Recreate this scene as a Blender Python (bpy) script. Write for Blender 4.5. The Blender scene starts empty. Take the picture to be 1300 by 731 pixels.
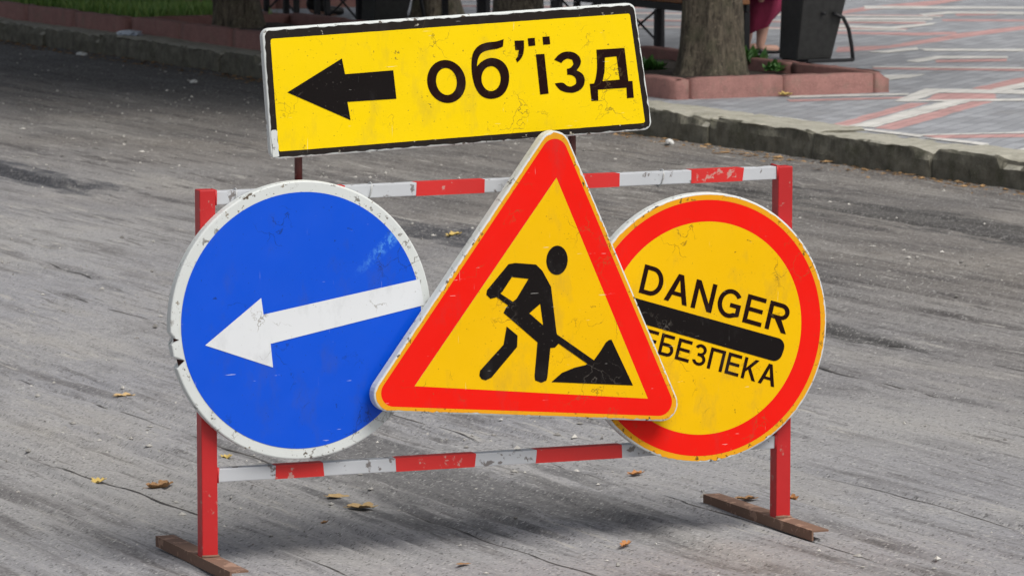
import bpy, bmesh, math, random
import numpy as np
from mathutils import Vector, Matrix
from mathutils.geometry import tessellate_polygon
R = math.radians
random.seed(7)
scene = bpy.context.scene
col = scene.collection

# ------------------------------------------------------------------ camera, sky, sun, exposure
cam_d = bpy.data.cameras.new('camera')
cam = bpy.data.objects.new('camera', cam_d); col.objects.link(cam)
cam.location = (0, 0, 1.97)
cam.rotation_euler = (R(90 - 6.5294), 0, 0)
cam_d.sensor_width = 36.0
cam_d.lens = 36.0 * 5500 / 1300
cam_d.clip_start = 0.1; cam_d.clip_end = 2000
cam_d.dof.use_dof = True; cam_d.dof.focus_distance = 11.3; cam_d.dof.aperture_fstop = 18
scene.camera = cam

SUN_DIR = Vector((0.62, -0.72, 0)).normalized()          # where the sun stands, seen from the scene
SUN_EL = R(56)
world = bpy.data.worlds.new('World'); scene.world = world; world.use_nodes = True
wn = world.node_tree
sky = wn.nodes.new('ShaderNodeTexSky'); sky.sky_type = 'NISHITA'; sky.sun_disc = False
sky.sun_elevation = SUN_EL; sky.sun_rotation = math.atan2(SUN_DIR.x, SUN_DIR.y)
sky.air_density = 1.0; sky.dust_density = 4.0; sky.ozone_density = 1.0
hs = wn.nodes.new('ShaderNodeHueSaturation'); hs.inputs['Saturation'].default_value = 0.40
wn.links.new(sky.outputs[0], hs.inputs['Color'])
wn.links.new(hs.outputs[0], wn.nodes['Background'].inputs['Color'])
wn.nodes['Background'].inputs['Strength'].default_value = 0.05
sun_d = bpy.data.lights.new('sun', 'SUN'); sun_d.energy = 1.5; sun_d.angle = R(36); sun_d.color = (1, .965, .90)
sun = bpy.data.objects.new('sun', sun_d); col.objects.link(sun)
to_sun = Vector((SUN_DIR.x * math.cos(SUN_EL), SUN_DIR.y * math.cos(SUN_EL), math.sin(SUN_EL)))
sun.rotation_euler = to_sun.to_track_quat('Z', 'Y').to_euler(); sun.location = (6, 0, 12)
vs = scene.view_settings
vs.view_transform = 'Standard'; vs.look = 'None'; vs.gamma = 1; vs.use_curve_mapping = False
vs.exposure = 1.0

# ------------------------------------------------------------------ helpers
def tag(o, label=None, cat=None, group=None, kind=None):
    if label: o['label'] = label
    if cat: o['category'] = cat
    if group: o['group'] = group
    if kind: o['kind'] = kind
    return o

def empty(name, loc=(0, 0, 0), rz=0.0):
    o = bpy.data.objects.new(name, None); col.objects.link(o)
    o.location = loc; o.rotation_euler = (0, 0, rz); o.empty_display_size = .1
    return o

def mesh_obj(name, verts, faces, mat=None, parent=None, smooth=False):
    me = bpy.data.meshes.new(name); me.from_pydata([tuple(v) for v in verts], [], faces)
    me.validate(); me.update()
    return wrap(name, me, mat, parent, smooth)

def wrap(name, me, mat=None, parent=None, smooth=False):
    if mat is not None:
        me.materials.clear(); me.materials.append(mat)
    if smooth:
        me.polygons.foreach_set('use_smooth', [True] * len(me.polygons))
    o = bpy.data.objects.new(name, me); col.objects.link(o)
    if parent is not None: o.parent = parent
    return o

def grid_mesh(name, P, mat, parent=None, smooth=True):
    """P: (n, m, 3) array of points"""
    n, m, _ = P.shape
    idx = np.arange(n * m).reshape(n, m)
    q = np.stack([idx[:-1, :-1], idx[1:, :-1], idx[1:, 1:], idx[:-1, 1:]], -1).reshape(-1, 4)
    me = bpy.data.meshes.new(name)
    me.vertices.add(n * m); me.vertices.foreach_set('co', P.reshape(-1).astype(np.float32))
    me.loops.add(q.size); me.loops.foreach_set('vertex_index', q.reshape(-1).astype(np.int32))
    me.polygons.add(len(q)); me.polygons.foreach_set('loop_start', np.arange(0, q.size, 4, dtype=np.int32))
    me.polygons.foreach_set('loop_total', np.full(len(q), 4, dtype=np.int32))
    me.update(calc_edges=True); me.validate()
    return wrap(name, me, mat, parent, smooth)

_rng = np.random.RandomState(11)
_tab = _rng.rand(256, 256)
def vnoise(x, y, seed=0):
    x = np.asarray(x, float) + seed * 17.31; y = np.asarray(y, float) + seed * 9.77
    xi = np.floor(x).astype(int); yi = np.floor(y).astype(int)
    fx = x - xi; fy = y - yi; fx = fx * fx * (3 - 2 * fx); fy = fy * fy * (3 - 2 * fy)
    a = _tab[xi & 255, yi & 255]; b = _tab[(xi + 1) & 255, yi & 255]
    c = _tab[xi & 255, (yi + 1) & 255]; d = _tab[(xi + 1) & 255, (yi + 1) & 255]
    return (a * (1 - fx) + b * fx) * (1 - fy) + (c * (1 - fx) + d * fx) * fy
def fbm(x, y, seed=0, o=4):
    t = 0; a = .5
    for i in range(o):
        t = t + a * vnoise(x * 2 ** i, y * 2 ** i, seed + i); a *= .5
    return t

class Bm:
    """small shape collector"""
    def __init__(s): s.v = []; s.f = []
    def add(s, v, f):
        k = len(s.v); s.v += [tuple(p) for p in v]; s.f += [tuple(i + k for i in q) for q in f]
    def box(s, c, d, rot=None, bev=0.0):
        x, y, z = [q / 2 for q in d]
        b = min(bev, .45 * min(d))
        if b <= 0:
            pts = [(-x, -y, -z), (x, -y, -z), (x, y, -z), (-x, y, -z), (-x, -y, z), (x, -y, z), (x, y, z), (-x, y, z)]
            fs = [(0, 3, 2, 1), (4, 5, 6, 7), (0, 1, 5, 4), (1, 2, 6, 5), (2, 3, 7, 6), (3, 0, 4, 7)]
        else:
            bm = bmesh.new(); bmesh.ops.create_cube(bm, size=1)
            bmesh.ops.scale(bm, verts=bm.verts, vec=d)
            bmesh.ops.bevel(bm, geom=bm.edges[:], offset=b, segments=2, profile=.6, affect='EDGES')
            bm.verts.index_update()
            pts = [v.co.copy() for v in bm.verts]; fs = [tuple(v.index for v in f.verts) for f in bm.faces]; bm.free()
        M = rot if rot is not None else Matrix.Identity(3)
        s.add([tuple(M @ Vector(p) + Vector(c)) for p in pts], fs)
    def tube(s, path, rad, n=10, cap=True):
        path = [Vector(p) for p in path]
        if not hasattr(rad, '__len__'): rad = [rad] * len(path)
        rings = []; up = None
        for i, p in enumerate(path):
            a = path[max(i - 1, 0)]; b = path[min(i + 1, len(path) - 1)]
            d = (b - a).normalized()
            if up is None: up = Vector((0, 0, 1)) if abs(d.z) < .9 else Vector((1, 0, 0))
            x = up - d * up.dot(d)
            if x.length < 1e-4: x = d.orthogonal()
            x.normalize(); up = x
            y = d.cross(x)
            rings.append([p + (x * math.cos(t) + y * math.sin(t)) * rad[i] for t in [2 * math.pi * k / n for k in range(n)]])
        v = [q for r in rings for q in r]; f = []
        for i in range(len(rings) - 1):
            for k in range(n):
                f.append((i * n + k, i * n + (k + 1) % n, (i + 1) * n + (k + 1) % n, (i + 1) * n + k))
        if cap:
            f.append(tuple(reversed(range(n)))); f.append(tuple(range((len(rings) - 1) * n, len(rings) * n)))
        s.add(v, f)
    def build(s, name, mat, parent=None, smooth=False): return mesh_obj(name, s.v, s.f, mat, parent, smooth)

# ------------------------------------------------------------------ materials
def new_mat(name):
    m = bpy.data.materials.new(name); m.use_nodes = True
    nt = m.node_tree; return m, nt, nt.nodes['Principled BSDF']
def nd(nt, typ, **kw):
    n = nt.nodes.new(typ)
    for k, v in kw.items():
        if k in n.inputs: n.inputs[k].default_value = v
        else: setattr(n, k, v)
    return n
def coords(nt, scale=(1, 1, 1), rot=(0, 0, 0), loc=(0, 0, 0)):
    tc = nd(nt, 'ShaderNodeTexCoord'); mp = nd(nt, 'ShaderNodeMapping')
    mp.inputs['Scale'].default_value = scale; mp.inputs['Rotation'].default_value = rot; mp.inputs['Location'].default_value = loc
    nt.links.new(tc.outputs['Object'], mp.inputs['Vector']); return mp.outputs[0]
def noise(nt, vec, scale, detail=4, rough=.55):
    n = nd(nt, 'ShaderNodeTexNoise'); n.inputs['Scale'].default_value = scale; n.inputs['Detail'].default_value = detail
    n.inputs['Roughness'].default_value = rough; nt.links.new(vec, n.inputs['Vector']); return n.outputs['Fac']
def ramp(nt, fac, lo, hi, a=0.0, b=1.0):
    n = nd(nt, 'ShaderNodeMapRange'); n.inputs['From Min'].default_value = lo; n.inputs['From Max'].default_value = hi
    n.inputs['To Min'].default_value = a; n.inputs['To Max'].default_value = b; nt.links.new(fac, n.inputs['Value']); return n.outputs[0]
def mixc(nt, fac, a, b, blend='MIX'):
    n = nd(nt, 'ShaderNodeMix', data_type='RGBA', blend_type=blend)
    if isinstance(fac, (int, float)): n.inputs[0].default_value = fac
    else: nt.links.new(fac, n.inputs[0])
    for i, c in ((6, a), (7, b)):
        if isinstance(c, (tuple, list)): n.inputs[i].default_value = (*c[:3], 1)
        else: nt.links.new(c, n.inputs[i])
    return n.outputs[2]
def mth(nt, op, a, b=0.0):
    n = nd(nt, 'ShaderNodeMath', operation=op)
    for i, c in ((0, a), (1, b)):
        if isinstance(c, (int, float)): n.inputs[i].default_value = c
        else: nt.links.new(c, n.inputs[i])
    return n.outputs[0]
def bump(nt, bsdf, h, strength=.3, dist=.01):
    b = nd(nt, 'ShaderNodeBump'); b.inputs['Strength'].default_value = strength; b.inputs['Distance'].default_value = dist
    nt.links.new(h, b.inputs['Height']); nt.links.new(b.outputs[0], bsdf.inputs['Normal'])
def setc(nt, bsdf, c):
    if isinstance(c, (tuple, list)): bsdf.inputs['Base Color'].default_value = (*c[:3], 1)
    else: nt.links.new(c, bsdf.inputs['Base Color'])

def sign_paint(name, colr, chip=(.06, .04, .02), amount=.0, chip2=None, rough=.42, scuff_sheen=None, chip_scale=55, spec=.16):
    """film or paint on a sign plate: specks of lost paint, long scratches, thin grime, shallow dents"""
    m, nt, b = new_mat(name)
    v = coords(nt)
    big = noise(nt, v, 5, 3)
    c = mixc(nt, ramp(nt, big, .3, .75, 0, .22), colr, tuple(q * .82 for q in colr))
    fine = noise(nt, v, chip_scale, 5, .62)
    patch = noise(nt, v, 9, 3)
    th = .735 - amount
    msk = mth(nt, 'MULTIPLY', ramp(nt, fine, th, th + .03), ramp(nt, patch, .42, .58))
    c = mixc(nt, msk, c, chip)
    sp = noise(nt, coords(nt, loc=(3, 1, 2)), 170, 2)
    c = mixc(nt, ramp(nt, sp, .71, .74, 0, .75), c, chip)
    sc = noise(nt, coords(nt, scale=(14, 14, 170), rot=(0, R(38), 0)), 1.0, 3)
    sc2 = noise(nt, coords(nt, scale=(150, 20, 9), rot=(0, R(-15), 0)), 1.0, 3)
    c = mixc(nt, ramp(nt, sc, .735, .76, 0, .5), c, (.75, .74, .70))
    c = mixc(nt, ramp(nt, sc2, .735, .77, 0, .35), c, (.75, .74, .70) if chip2 is None else chip2)
    # crackled film and knocks, in patches
    vo = nd(nt, 'ShaderNodeTexVoronoi', feature='DISTANCE_TO_EDGE'); vo.inputs['Scale'].default_value = 11
    dv = nd(nt, 'ShaderNodeVectorMath', operation='ADD'); nt.links.new(v, dv.inputs[0])
    nz = nd(nt, 'ShaderNodeTexNoise'); nz.inputs['Scale'].default_value = 22; nz.inputs['Detail'].default_value = 4; nt.links.new(v, nz.inputs['Vector'])
    sm = nd(nt, 'ShaderNodeVectorMath', operation='SCALE'); sm.inputs['Scale'].default_value = .10; nt.links.new(nz.outputs['Color'], sm.inputs[0])
    nt.links.new(sm.outputs[0], dv.inputs[1]); nt.links.new(dv.outputs[0], vo.inputs['Vector'])
    crk = mth(nt, 'MULTIPLY', ramp(nt, vo.outputs['Distance'], .016, .004), ramp(nt, noise(nt, coords(nt, loc=(2, 8, 5)), 7, 3), .56, .64, 0, .75))
    c = mixc(nt, crk, c, chip)
    gr = noise(nt, coords(nt, loc=(1, 6, 3), scale=(1, 1, .45)), 13, 5, .65)
    c = mixc(nt, ramp(nt, gr, .56, .74, 0, .30), c, tuple(q * .35 + .05 for q in colr))
    if chip2 is not None:
        f2 = noise(nt, coords(nt, loc=(7, 4, 1)), 38, 4, .6)
        c = mixc(nt, ramp(nt, f2, .66, .70), c, chip2)
    if scuff_sheen is not None:
        pos, rad, sccol, ang = scuff_sheen
        mp = coords(nt, scale=(1 / rad[0], 0, 1 / rad[1]))
        mp.node.vector_type = 'TEXTURE' if False else 'POINT'
        tc = nd(nt, 'ShaderNodeTexCoord'); sub = nd(nt, 'ShaderNodeVectorMath', operation='SUBTRACT'); sub.inputs[1].default_value = pos
        nt.links.new(tc.outputs['Object'], sub.inputs[0])
        rt = nd(nt, 'ShaderNodeVectorRotate', rotation_type='Y_AXIS'); rt.inputs['Angle'].default_value = ang
        nt.links.new(sub.outputs[0], rt.inputs['Vector'])
        nt.links.new(rt.outputs[0], mp.node.inputs['Vector'])
        ln = nd(nt, 'ShaderNodeVectorMath', operation='LENGTH'); nt.links.new(mp, ln.inputs[0])
        msk = mth(nt, 'MULTIPLY', ramp(nt, ln.outputs['Value'], 1.0, .2), ramp(nt, noise(nt, v, 70, 5, .75), .46, .58, .05, .9))
        c = mixc(nt, msk, c, sccol)
    setc(nt, b, c)
    nt.links.new(ramp(nt, noise(nt, v, 14, 4), .3, .7, rough - .08, rough + .14), b.inputs['Roughness'])
    b.inputs['Specular IOR Level'].default_value = spec
    bump(nt, b, noise(nt, v, 4, 2), .30, .012)
    return m

def worn_metal(name, colr, wear=(.25, .2, .17), amt=.5, scale=30, rough=.5):
    m, nt, b = new_mat(name); v = coords(nt)
    n1 = noise(nt, v, scale, 5, .6)
    c = mixc(nt, ramp(nt, noise(nt, v, 6, 3), .3, .7, 0, .35), colr, tuple(q * .7 for q in colr))
    c = mixc(nt, ramp(nt, n1, .74 - .2 * amt, .78 - .2 * amt, 0, .85), c, wear)
    setc(nt, b, c); b.inputs['Roughness'].default_value = rough
    bump(nt, b, n1, .15, .004)
    return m

def plain(name, colr, rough=.6, var=.3, scale=12, bmp=.2, bdist=.005, stretch=(1, 1, 1)):
    m, nt, b = new_mat(name); v = coords(nt, scale=stretch)
    n = noise(nt, v, scale, 5, .6)
    setc(nt, b, mixc(nt, ramp(nt, n, .3, .7), tuple(q * (1 - var) for q in colr), tuple(min(q * (1 + var), .9) for q in colr)))
    b.inputs['Roughness'].default_value = rough
    bump(nt, b, n, bmp, bdist)
    return m

# --- road
def nd_y(nt, v):
    n = nd(nt, 'ShaderNodeSeparateXYZ'); nt.links.new(v, n.inputs[0]); return n.outputs[1]
def asphalt_mat():
    m, nt, b = new_mat('worn_asphalt')
    v = coords(nt)
    st = coords(nt, scale=(.8, 9, 1)); st2 = coords(nt, scale=(.45, 2.2, 1)); st3 = coords(nt, scale=(2.2, 34, 1))
    g = noise(nt, v, .45, 4)
    c = mixc(nt, ramp(nt, g, .35, .65), (.245, .246, .268), (.290, .284, .282))
    zone = ramp(nt, mth(nt, 'ADD', nd_y(nt, v), ramp(nt, g, .3, .7, -.8, .8)), 5.6, 2.6)      # planed, tar-brown half towards the kerb
    c = mixc(nt, zone, c, mixc(nt, ramp(nt, noise(nt, coords(nt, loc=(9, 3, 0)), .9, 4), .35, .65), (.118, .110, .106), (.175, .158, .142)))
    # worn streaks along the way traffic runs: tar-dark and dusty pale
    s1 = noise(nt, st, 1, 5, .6)
    s2 = noise(nt, st2, 1, 5, .6)
    s3 = noise(nt, st3, 1, 4, .6)
    sy = nd(nt, 'ShaderNodeSeparateXYZ'); nt.links.new(v, sy.inputs[0])
    planed = ramp(nt, sy.outputs[1], 3.4, 5.6, 1.0, .70)      # the planed half of the road shows its streaks more
    c = mixc(nt, mth(nt, 'MULTIPLY', planed, mth(nt, 'MULTIPLY', ramp(nt, s1, .48, .60), ramp(nt, s2, .44, .58, 0, .9))), c, (.062, .055, .055))
    c = mixc(nt, ramp(nt, s2, .47, .33, 0, .55), c, (.30, .285, .265))
    c = mixc(nt, mth(nt, 'MULTIPLY', planed, mth(nt, 'MULTIPLY', ramp(nt, s3, .55, .63), ramp(nt, noise(nt, v, 1.3, 3), .42, .58, 0, .9))), c, (.060, .054, .052))
    c = mixc(nt, mth(nt, 'MULTIPLY', ramp(nt, s3, .42, .34), ramp(nt, noise(nt, coords(nt, loc=(5, 2, 0)), 1.1, 3), .45, .58, 0, .85)), c, (.37, .355, .33))
    # blotches of dust and oil
    bl = noise(nt, coords(nt, scale=(.7, 1.2, 1)), 2.2, 6, .65)
    c = mixc(nt, ramp(nt, bl, .58, .75, 0, .5), c, (.30, .285, .26))
    c = mixc(nt, ramp(nt, bl, .40, .28, 0, .55), c, (.085, .08, .08))
    # damp tarry spots and a dark patch behind the barrier: position (s, -t), radii
    for (px, py, rx, ry, cc) in ((-3.3, 3.72, .75, .26, (.022, .024, .034)), (-7.2, 3.95, .75, .15, (.05, .048, .048)), (-3.9, 1.42, 2.2, .30, (.030, .028, .028)), (-9.6, 6.75, 1.1, .42, (.10, .098, .10)), (1.4, 4.34, 2.2, .26, (.028, .032, .045))):
        tc = nd(nt, 'ShaderNodeTexCoord'); sub = nd(nt, 'ShaderNodeVectorMath', operation='SUBTRACT'); sub.inputs[1].default_value = (px, py, 0)
        nt.links.new(tc.outputs['Object'], sub.inputs[0])
        mul = nd(nt, 'ShaderNodeVectorMath', operation='MULTIPLY'); mul.inputs[1].default_value = (1 / rx, 1 / ry, 0)
        nt.links.new(sub.outputs[0], mul.inputs[0])
        ln = nd(nt, 'ShaderNodeVectorMath', operation='LENGTH'); nt.links.new(mul.outputs[0], ln.inputs[0])
        edge = mth(nt, 'ADD', ln.outputs['Value'], ramp(nt, bl, .3, .7, -.45, .45))
        edge = mth(nt, 'ADD', edge, ramp(nt, s1, .35, .65, .5, -.5))
        c = mixc(nt, ramp(nt, edge, 1.05, .6, 0, .8), c, cc)
    # smooth unplaned asphalt along the kerb, its colour darkened to deepen the tree shade: (s from, -t to)
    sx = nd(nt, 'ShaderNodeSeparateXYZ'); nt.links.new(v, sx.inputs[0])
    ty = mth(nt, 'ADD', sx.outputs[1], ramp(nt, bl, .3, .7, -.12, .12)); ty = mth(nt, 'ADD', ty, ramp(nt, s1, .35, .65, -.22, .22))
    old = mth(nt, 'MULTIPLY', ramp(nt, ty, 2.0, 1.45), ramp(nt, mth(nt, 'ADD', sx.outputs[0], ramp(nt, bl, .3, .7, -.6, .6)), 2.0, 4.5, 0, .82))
    c = mixc(nt, old, c, (.048, .044, .043))  # unplaned kerb strip, dark colour deepens the tree shade
    # aggregate
    vo = nd(nt, 'ShaderNodeTexVoronoi'); vo.inputs['Scale'].default_value = 150; nt.links.new(v, vo.inputs['Vector'])
    sep = nd(nt, 'ShaderNodeSeparateColor'); nt.links.new(vo.outputs['Color'], sep.inputs[0])
    c = mixc(nt, ramp(nt, sep.outputs[0], 0, 1, 0, .60), c, mixc(nt, .75, mixc(nt, ramp(nt, sep.outputs[1], .35, .65), (.05, .048, .048), (.50, .49, .48)), c))
    c = mixc(nt, ramp(nt, sep.outputs[2], .965, .975, 0, .6), c, (.46, .45, .44))
    c = mixc(nt, ramp(nt, sep.outputs[2], .06, .05, 0, .7), c, (.07, .066, .065))
    fine = noise(nt, v, 55, 5, .7)
    c = mixc(nt, ramp(nt, fine, .57, .68, 0, .75), c, (.40, .39, .37))
    c = mixc(nt, ramp(nt, fine, .42, .33, 0, .75), c, (.06, .056, .055))
    setc(nt, b, c)
    nt.links.new(ramp(nt, bl, .3, .6, .62, .9), b.inputs['Roughness'])
    h = mth(nt, 'ADD', mth(nt, 'MULTIPLY', fine, .6), mth(nt, 'ADD', mth(nt, 'MULTIPLY', vo.outputs['Distance'], .5), mth(nt, 'MULTIPLY', s3, .9)))
    bump(nt, b, h, .5, .006)
    return m

def paving_mat(name, colr, var=.18, dirt=(.12, .11, .10)):
    m, nt, b = new_mat(name)
    v = coords(nt, rot=(0, 0, R(47)))
    br = nd(nt, 'ShaderNodeTexBrick'); nt.links.new(v, br.inputs['Vector'])
    br.inputs['Scale'].default_value = 1; br.inputs['Brick Width'].default_value = .2; br.inputs['Row Height'].default_value = .1
    br.inputs['Mortar Size'].default_value = .004; br.inputs['Mortar Smooth'].default_value = .3; br.inputs['Bias'].default_value = 0
    br.inputs['Color1'].default_value = (*[q * (1 - var) for q in colr], 1); br.inputs['Color2'].default_value = (*[min(.85, q * (1 + var)) for q in colr], 1)
    br.inputs['Mortar'].default_value = (*[q * .55 for q in colr], 1)
    n = noise(nt, coords(nt), 2.2, 6, .65); f = noise(nt, coords(nt), 45, 4, .6)
    c = mixc(nt, ramp(nt, n, .55, .75, 0, .5), br.outputs['Color'], dirt)
    c = mixc(nt, ramp(nt, f, .58, .7, 0, .35), c, dirt)
    setc(nt, b, c); b.inputs['Roughness'].default_value = .72
    bump(nt, b, mth(nt, 'ADD', f, mth(nt, 'MULTIPLY', br.outputs['Fac'], -1.5)), .35, .004)
    return m

def stone_mat(name, colr, dark, moss, scale=9):
    m, nt, b = new_mat(name); v = coords(nt)
    oi = nd(nt, 'ShaderNodeObjectInfo')
    ad = nd(nt, 'ShaderNodeVectorMath', operation='ADD'); nt.links.new(v, ad.inputs[0])
    cm = nd(nt, 'ShaderNodeCombineXYZ'); nt.links.new(mth(nt, 'MULTIPLY', oi.outputs['Random'], 40), cm.inputs[0]); nt.links.new(cm.outputs[0], ad.inputs[1])
    v = ad.outputs[0]
    n = noise(nt, v, scale, 6, .65); f = noise(nt, v, scale * 8, 4, .65)
    c = mixc(nt, ramp(nt, n, .35, .65), colr, dark)
    c = mixc(nt, ramp(nt, noise(nt, v, scale * .6, 5, .6), .52, .68, 0, .7), c, moss)
    c = mixc(nt, ramp(nt, f, .58, .68, 0, .6), c, tuple(min(.8, q * 1.6) for q in colr))
    c = mixc(nt, ramp(nt, f, .40, .32, 0, .6), c, tuple(q * .5 for q in dark))
    setc(nt, b, c); b.inputs['Roughness'].default_value = .85
    bump(nt, b, mth(nt, 'ADD', n, mth(nt, 'MULTIPLY', f, .4)), .6, .012)
    return m

def bark_mat(name, c1, c2):
    m, nt, b = new_mat(name)
    v = coords(nt, scale=(1, 1, .30)); n = noise(nt, v, 36, 6, .72); w = noise(nt, coords(nt), 7, 4)
    c = mixc(nt, ramp(nt, n, .36, .64), c2, c1)
    c = mixc(nt, ramp(nt, w, .5, .68, 0, .45), c, (.10, .105, .06))
    c = mixc(nt, ramp(nt, noise(nt, coords(nt), 60, 3), .6, .7, 0, .5), c, tuple(min(q * 1.8, .5) for q in c1))
    setc(nt, b, c); b.inputs['Roughness'].default_value = .9
    bump(nt, b, n, .9, .03)
    return m

def leaf_mat(name, ca, cb, rough=.55):
    m, nt, b = new_mat(name)
    oi = nd(nt, 'ShaderNodeObjectInfo')
    n = noise(nt, coords(nt), 3.0, 3)
    geo = nd(nt, 'ShaderNodeNewGeometry')
    f = mth(nt, 'ADD', mth(nt, 'MULTIPLY', geo.outputs['Random Per Island'], .7), mth(nt, 'MULTIPLY', n, .4))
    setc(nt, b, mixc(nt, ramp(nt, f, .1, 1.0), ca, cb)); b.inputs['Roughness'].default_value = rough
    return m

def drygreen(name, ca, cb):
    m, nt, b = new_mat(name)
    n = noise(nt, coords(nt), 40, 4)
    setc(nt, b, mixc(nt, ramp(nt, n, .35, .65), ca, cb)); b.inputs['Roughness'].default_value = .75
    bump(nt, b, n, .4, .003)
    return m

M = {}
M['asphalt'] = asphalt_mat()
M['crack'] = plain('crack_dirt', (.070, .064, .060), .95, .4, 40, .3)
M['pave_grey'] = paving_mat('grey_pavers', (.295, .305, .33))
M['pave_pink'] = paving_mat('pink_pavers', (.48, .28, .27), .10)
M['pave_white'] = paving_mat('white_pavers', (.60, .59, .565), .08, (.26, .25, .23))
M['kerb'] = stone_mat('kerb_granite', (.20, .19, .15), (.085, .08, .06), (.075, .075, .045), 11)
M['kerb_top'] = stone_mat('kerb_granite_worn_lit_top', (.42, .40, .34), (.30, .29, .24), (.22, .21, .16), 16)  # paler than the face: foot wear, plus sunlight on the top put into the colour
M['pinkstone'] = stone_mat('pink_granite', (.33, .165, .145), (.25, .125, .11), (.22, .15, .12), 14)
M['soil'] = plain('dark_soil', (.045, .034, .026), .95, .5, 30, .8, .03)
M['bark'] = bark_mat('bark', (.215, .18, .13), (.040, .032, .024))
M['leaf'] = leaf_mat('tree_leaves', (.035, .075, .018), (.09, .14, .03))
M['grass'] = leaf_mat('grass_blades', (.10, .25, .04), (.36, .50, .14))
M['weed'] = leaf_mat('weed_leaves', (.03, .11, .02), (.08, .2, .04))
M['dry1'] = drygreen('dry_tan_leaf', (.42, .27, .12), (.55, .40, .20))
M['dry2'] = drygreen('dry_brown_leaf', (.16, .07, .03), (.42, .25, .11))
M['dry3'] = drygreen('dry_yellow_leaf', (.45, .30, .06), (.55, .42, .15))
M['dry4'] = drygreen('dry_orange_leaf', (.35, .13, .04), (.50, .25, .09))
M['litter'] = leaf_mat('kerb_litter', (.06, .035, .02), (.42, .26, .12), .85)
M['grit'] = leaf_mat('road_grit', (.10, .095, .09), (.60, .58, .54), .9)
M['black_metal'] = worn_metal('black_metal', (.016, .016, .019), (.06, .055, .05), .3, 40, .5)
M['bin_metal'] = plain('bin_sheet_metal', (.024, .024, .023), .5, .35, 25, .1)
M['bench_wood'] = plain('varnished_wood', (.36, .16, .07), .5, .3, 8, .2, .004, (1, 12, 12))
M['red_paint'] = worn_metal('red_post_paint', (.50, .014, .016), (.42, .16, .13), .55, 34, .42)
M['red_stripe'] = worn_metal('red_stripe_paint', (.62, .022, .02), (.50, .30, .26), .6, 26, .45)
M['white_stripe'] = worn_metal('white_rail_paint', (.52, .54, .57), (.13, .11, .10), .75, 34, .5)
M['rust'] = worn_metal('rusty_iron', (.19, .11, .075), (.34, .21, .15), .9, 22, .8)
M['darkpole'] = worn_metal('dark_red_pole', (.10, .045, .04), (.22, .14, .11), .7, 30, .7)
M['galv'] = worn_metal('bare_steel_back', (.42, .43, .43), (.25, .23, .21), .6, 20, .45)
Y1 = (.92, .65, .0)
M['s_yellow'] = sign_paint('yellow_film', Y1, (.20, .14, .02), .075, chip_scale=48)
M['s_black'] = sign_paint('black_film', (.010, .008, .008), (.10, .09, .08), .05, spec=.08)
M['s_border'] = sign_paint('black_border_film', (.018, .014, .012), (.07, .05, .03), .05, chip2=(.5, .46, .38))
M['s_edge'] = sign_paint('white_plate_edge', (.64, .67, .66), (.10, .08, .06), .14, chip2=(.26, .23, .18), chip_scale=55)
M['s_white'] = sign_paint('white_film', (.72, .745, .77), (.2, .17, .13), .03)
M['s_blue'] = sign_paint('blue_film', (.0005, .080, .66), (.004, .03, .18), .05, chip2=None, rough=.36, scuff_sheen=((.262, 0, .575), (.17, .022), (.10, .34, .80), R(42)), spec=.3)  # pale streak at upper right: scuffed paint with a bright sheen painted in
M['s_field'] = sign_paint('amber_field_film', (.86, .50, .0), (.22, .12, .01), .05)
M['s_red'] = sign_paint('red_film', (.85, .010, .004), (.50, .06, .02), .02, rough=.40)
M['s_rimyel'] = sign_paint('amber_worn_edge', (.80, .36, .01), (.06, .045, .02), .13, chip2=(.26, .14, .03), chip_scale=70)
M['s_print'] = sign_paint('dark_brown_print', (.016, .005, .004), (.10, .07, .03), .03, spec=.08)
M['skin'] = plain('skin', (.62, .36, .27), .5, .06, 20, .05)
M['burgundy'] = plain('burgundy_cloth', (.26, .022, .07), .85, .25, 9, .3)
M['burgundy_top'] = plain('burgundy_knit', (.22, .02, .06), .9, .25, 40, .3)
M['dark_cloth'] = plain('dark_cloth', (.022, .021, .025), .9, .3, 14, .3)
M['dark_brown_cloth'] = plain('dark_brown_cloth', (.05, .035, .028), .9, .3, 14, .3)
M['leather'] = plain('black_leather', (.014, .012, .012), .4, .3, 20, .1)
M['hair'] = plain('brown_hair', (.04, .022, .012), .5, .3, 60, .4, .004, (1, 1, .1))
M['eye'] = plain('eye', (.03, .02, .015), .2, .1)
M['lips'] = plain('lips', (.42, .14, .12), .5, .1)
M['plastic'] = plain('crumpled_plastic', (.52, .58, .68), .35, .15, 30, .3)
M['paper'] = plain('scrap_paper', (.66, .66, .64), .8, .1, 30, .3)

# ------------------------------------------------------------------ the street: s runs along the kerb, t across it (towards the plaza)
K0 = Vector((1.5286, 23.9528)); KD = Vector((-.4472136, .8944272)); KM = Vector((.8944272, .4472136))
KROT = math.atan2(KD.y, KD.x)
def W(s, t, z=0.0):
    p = K0 + KD * s + KM * t; return Vector((p.x, p.y, z))
# meshes of the street are written in local (s, -t, z)

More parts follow.
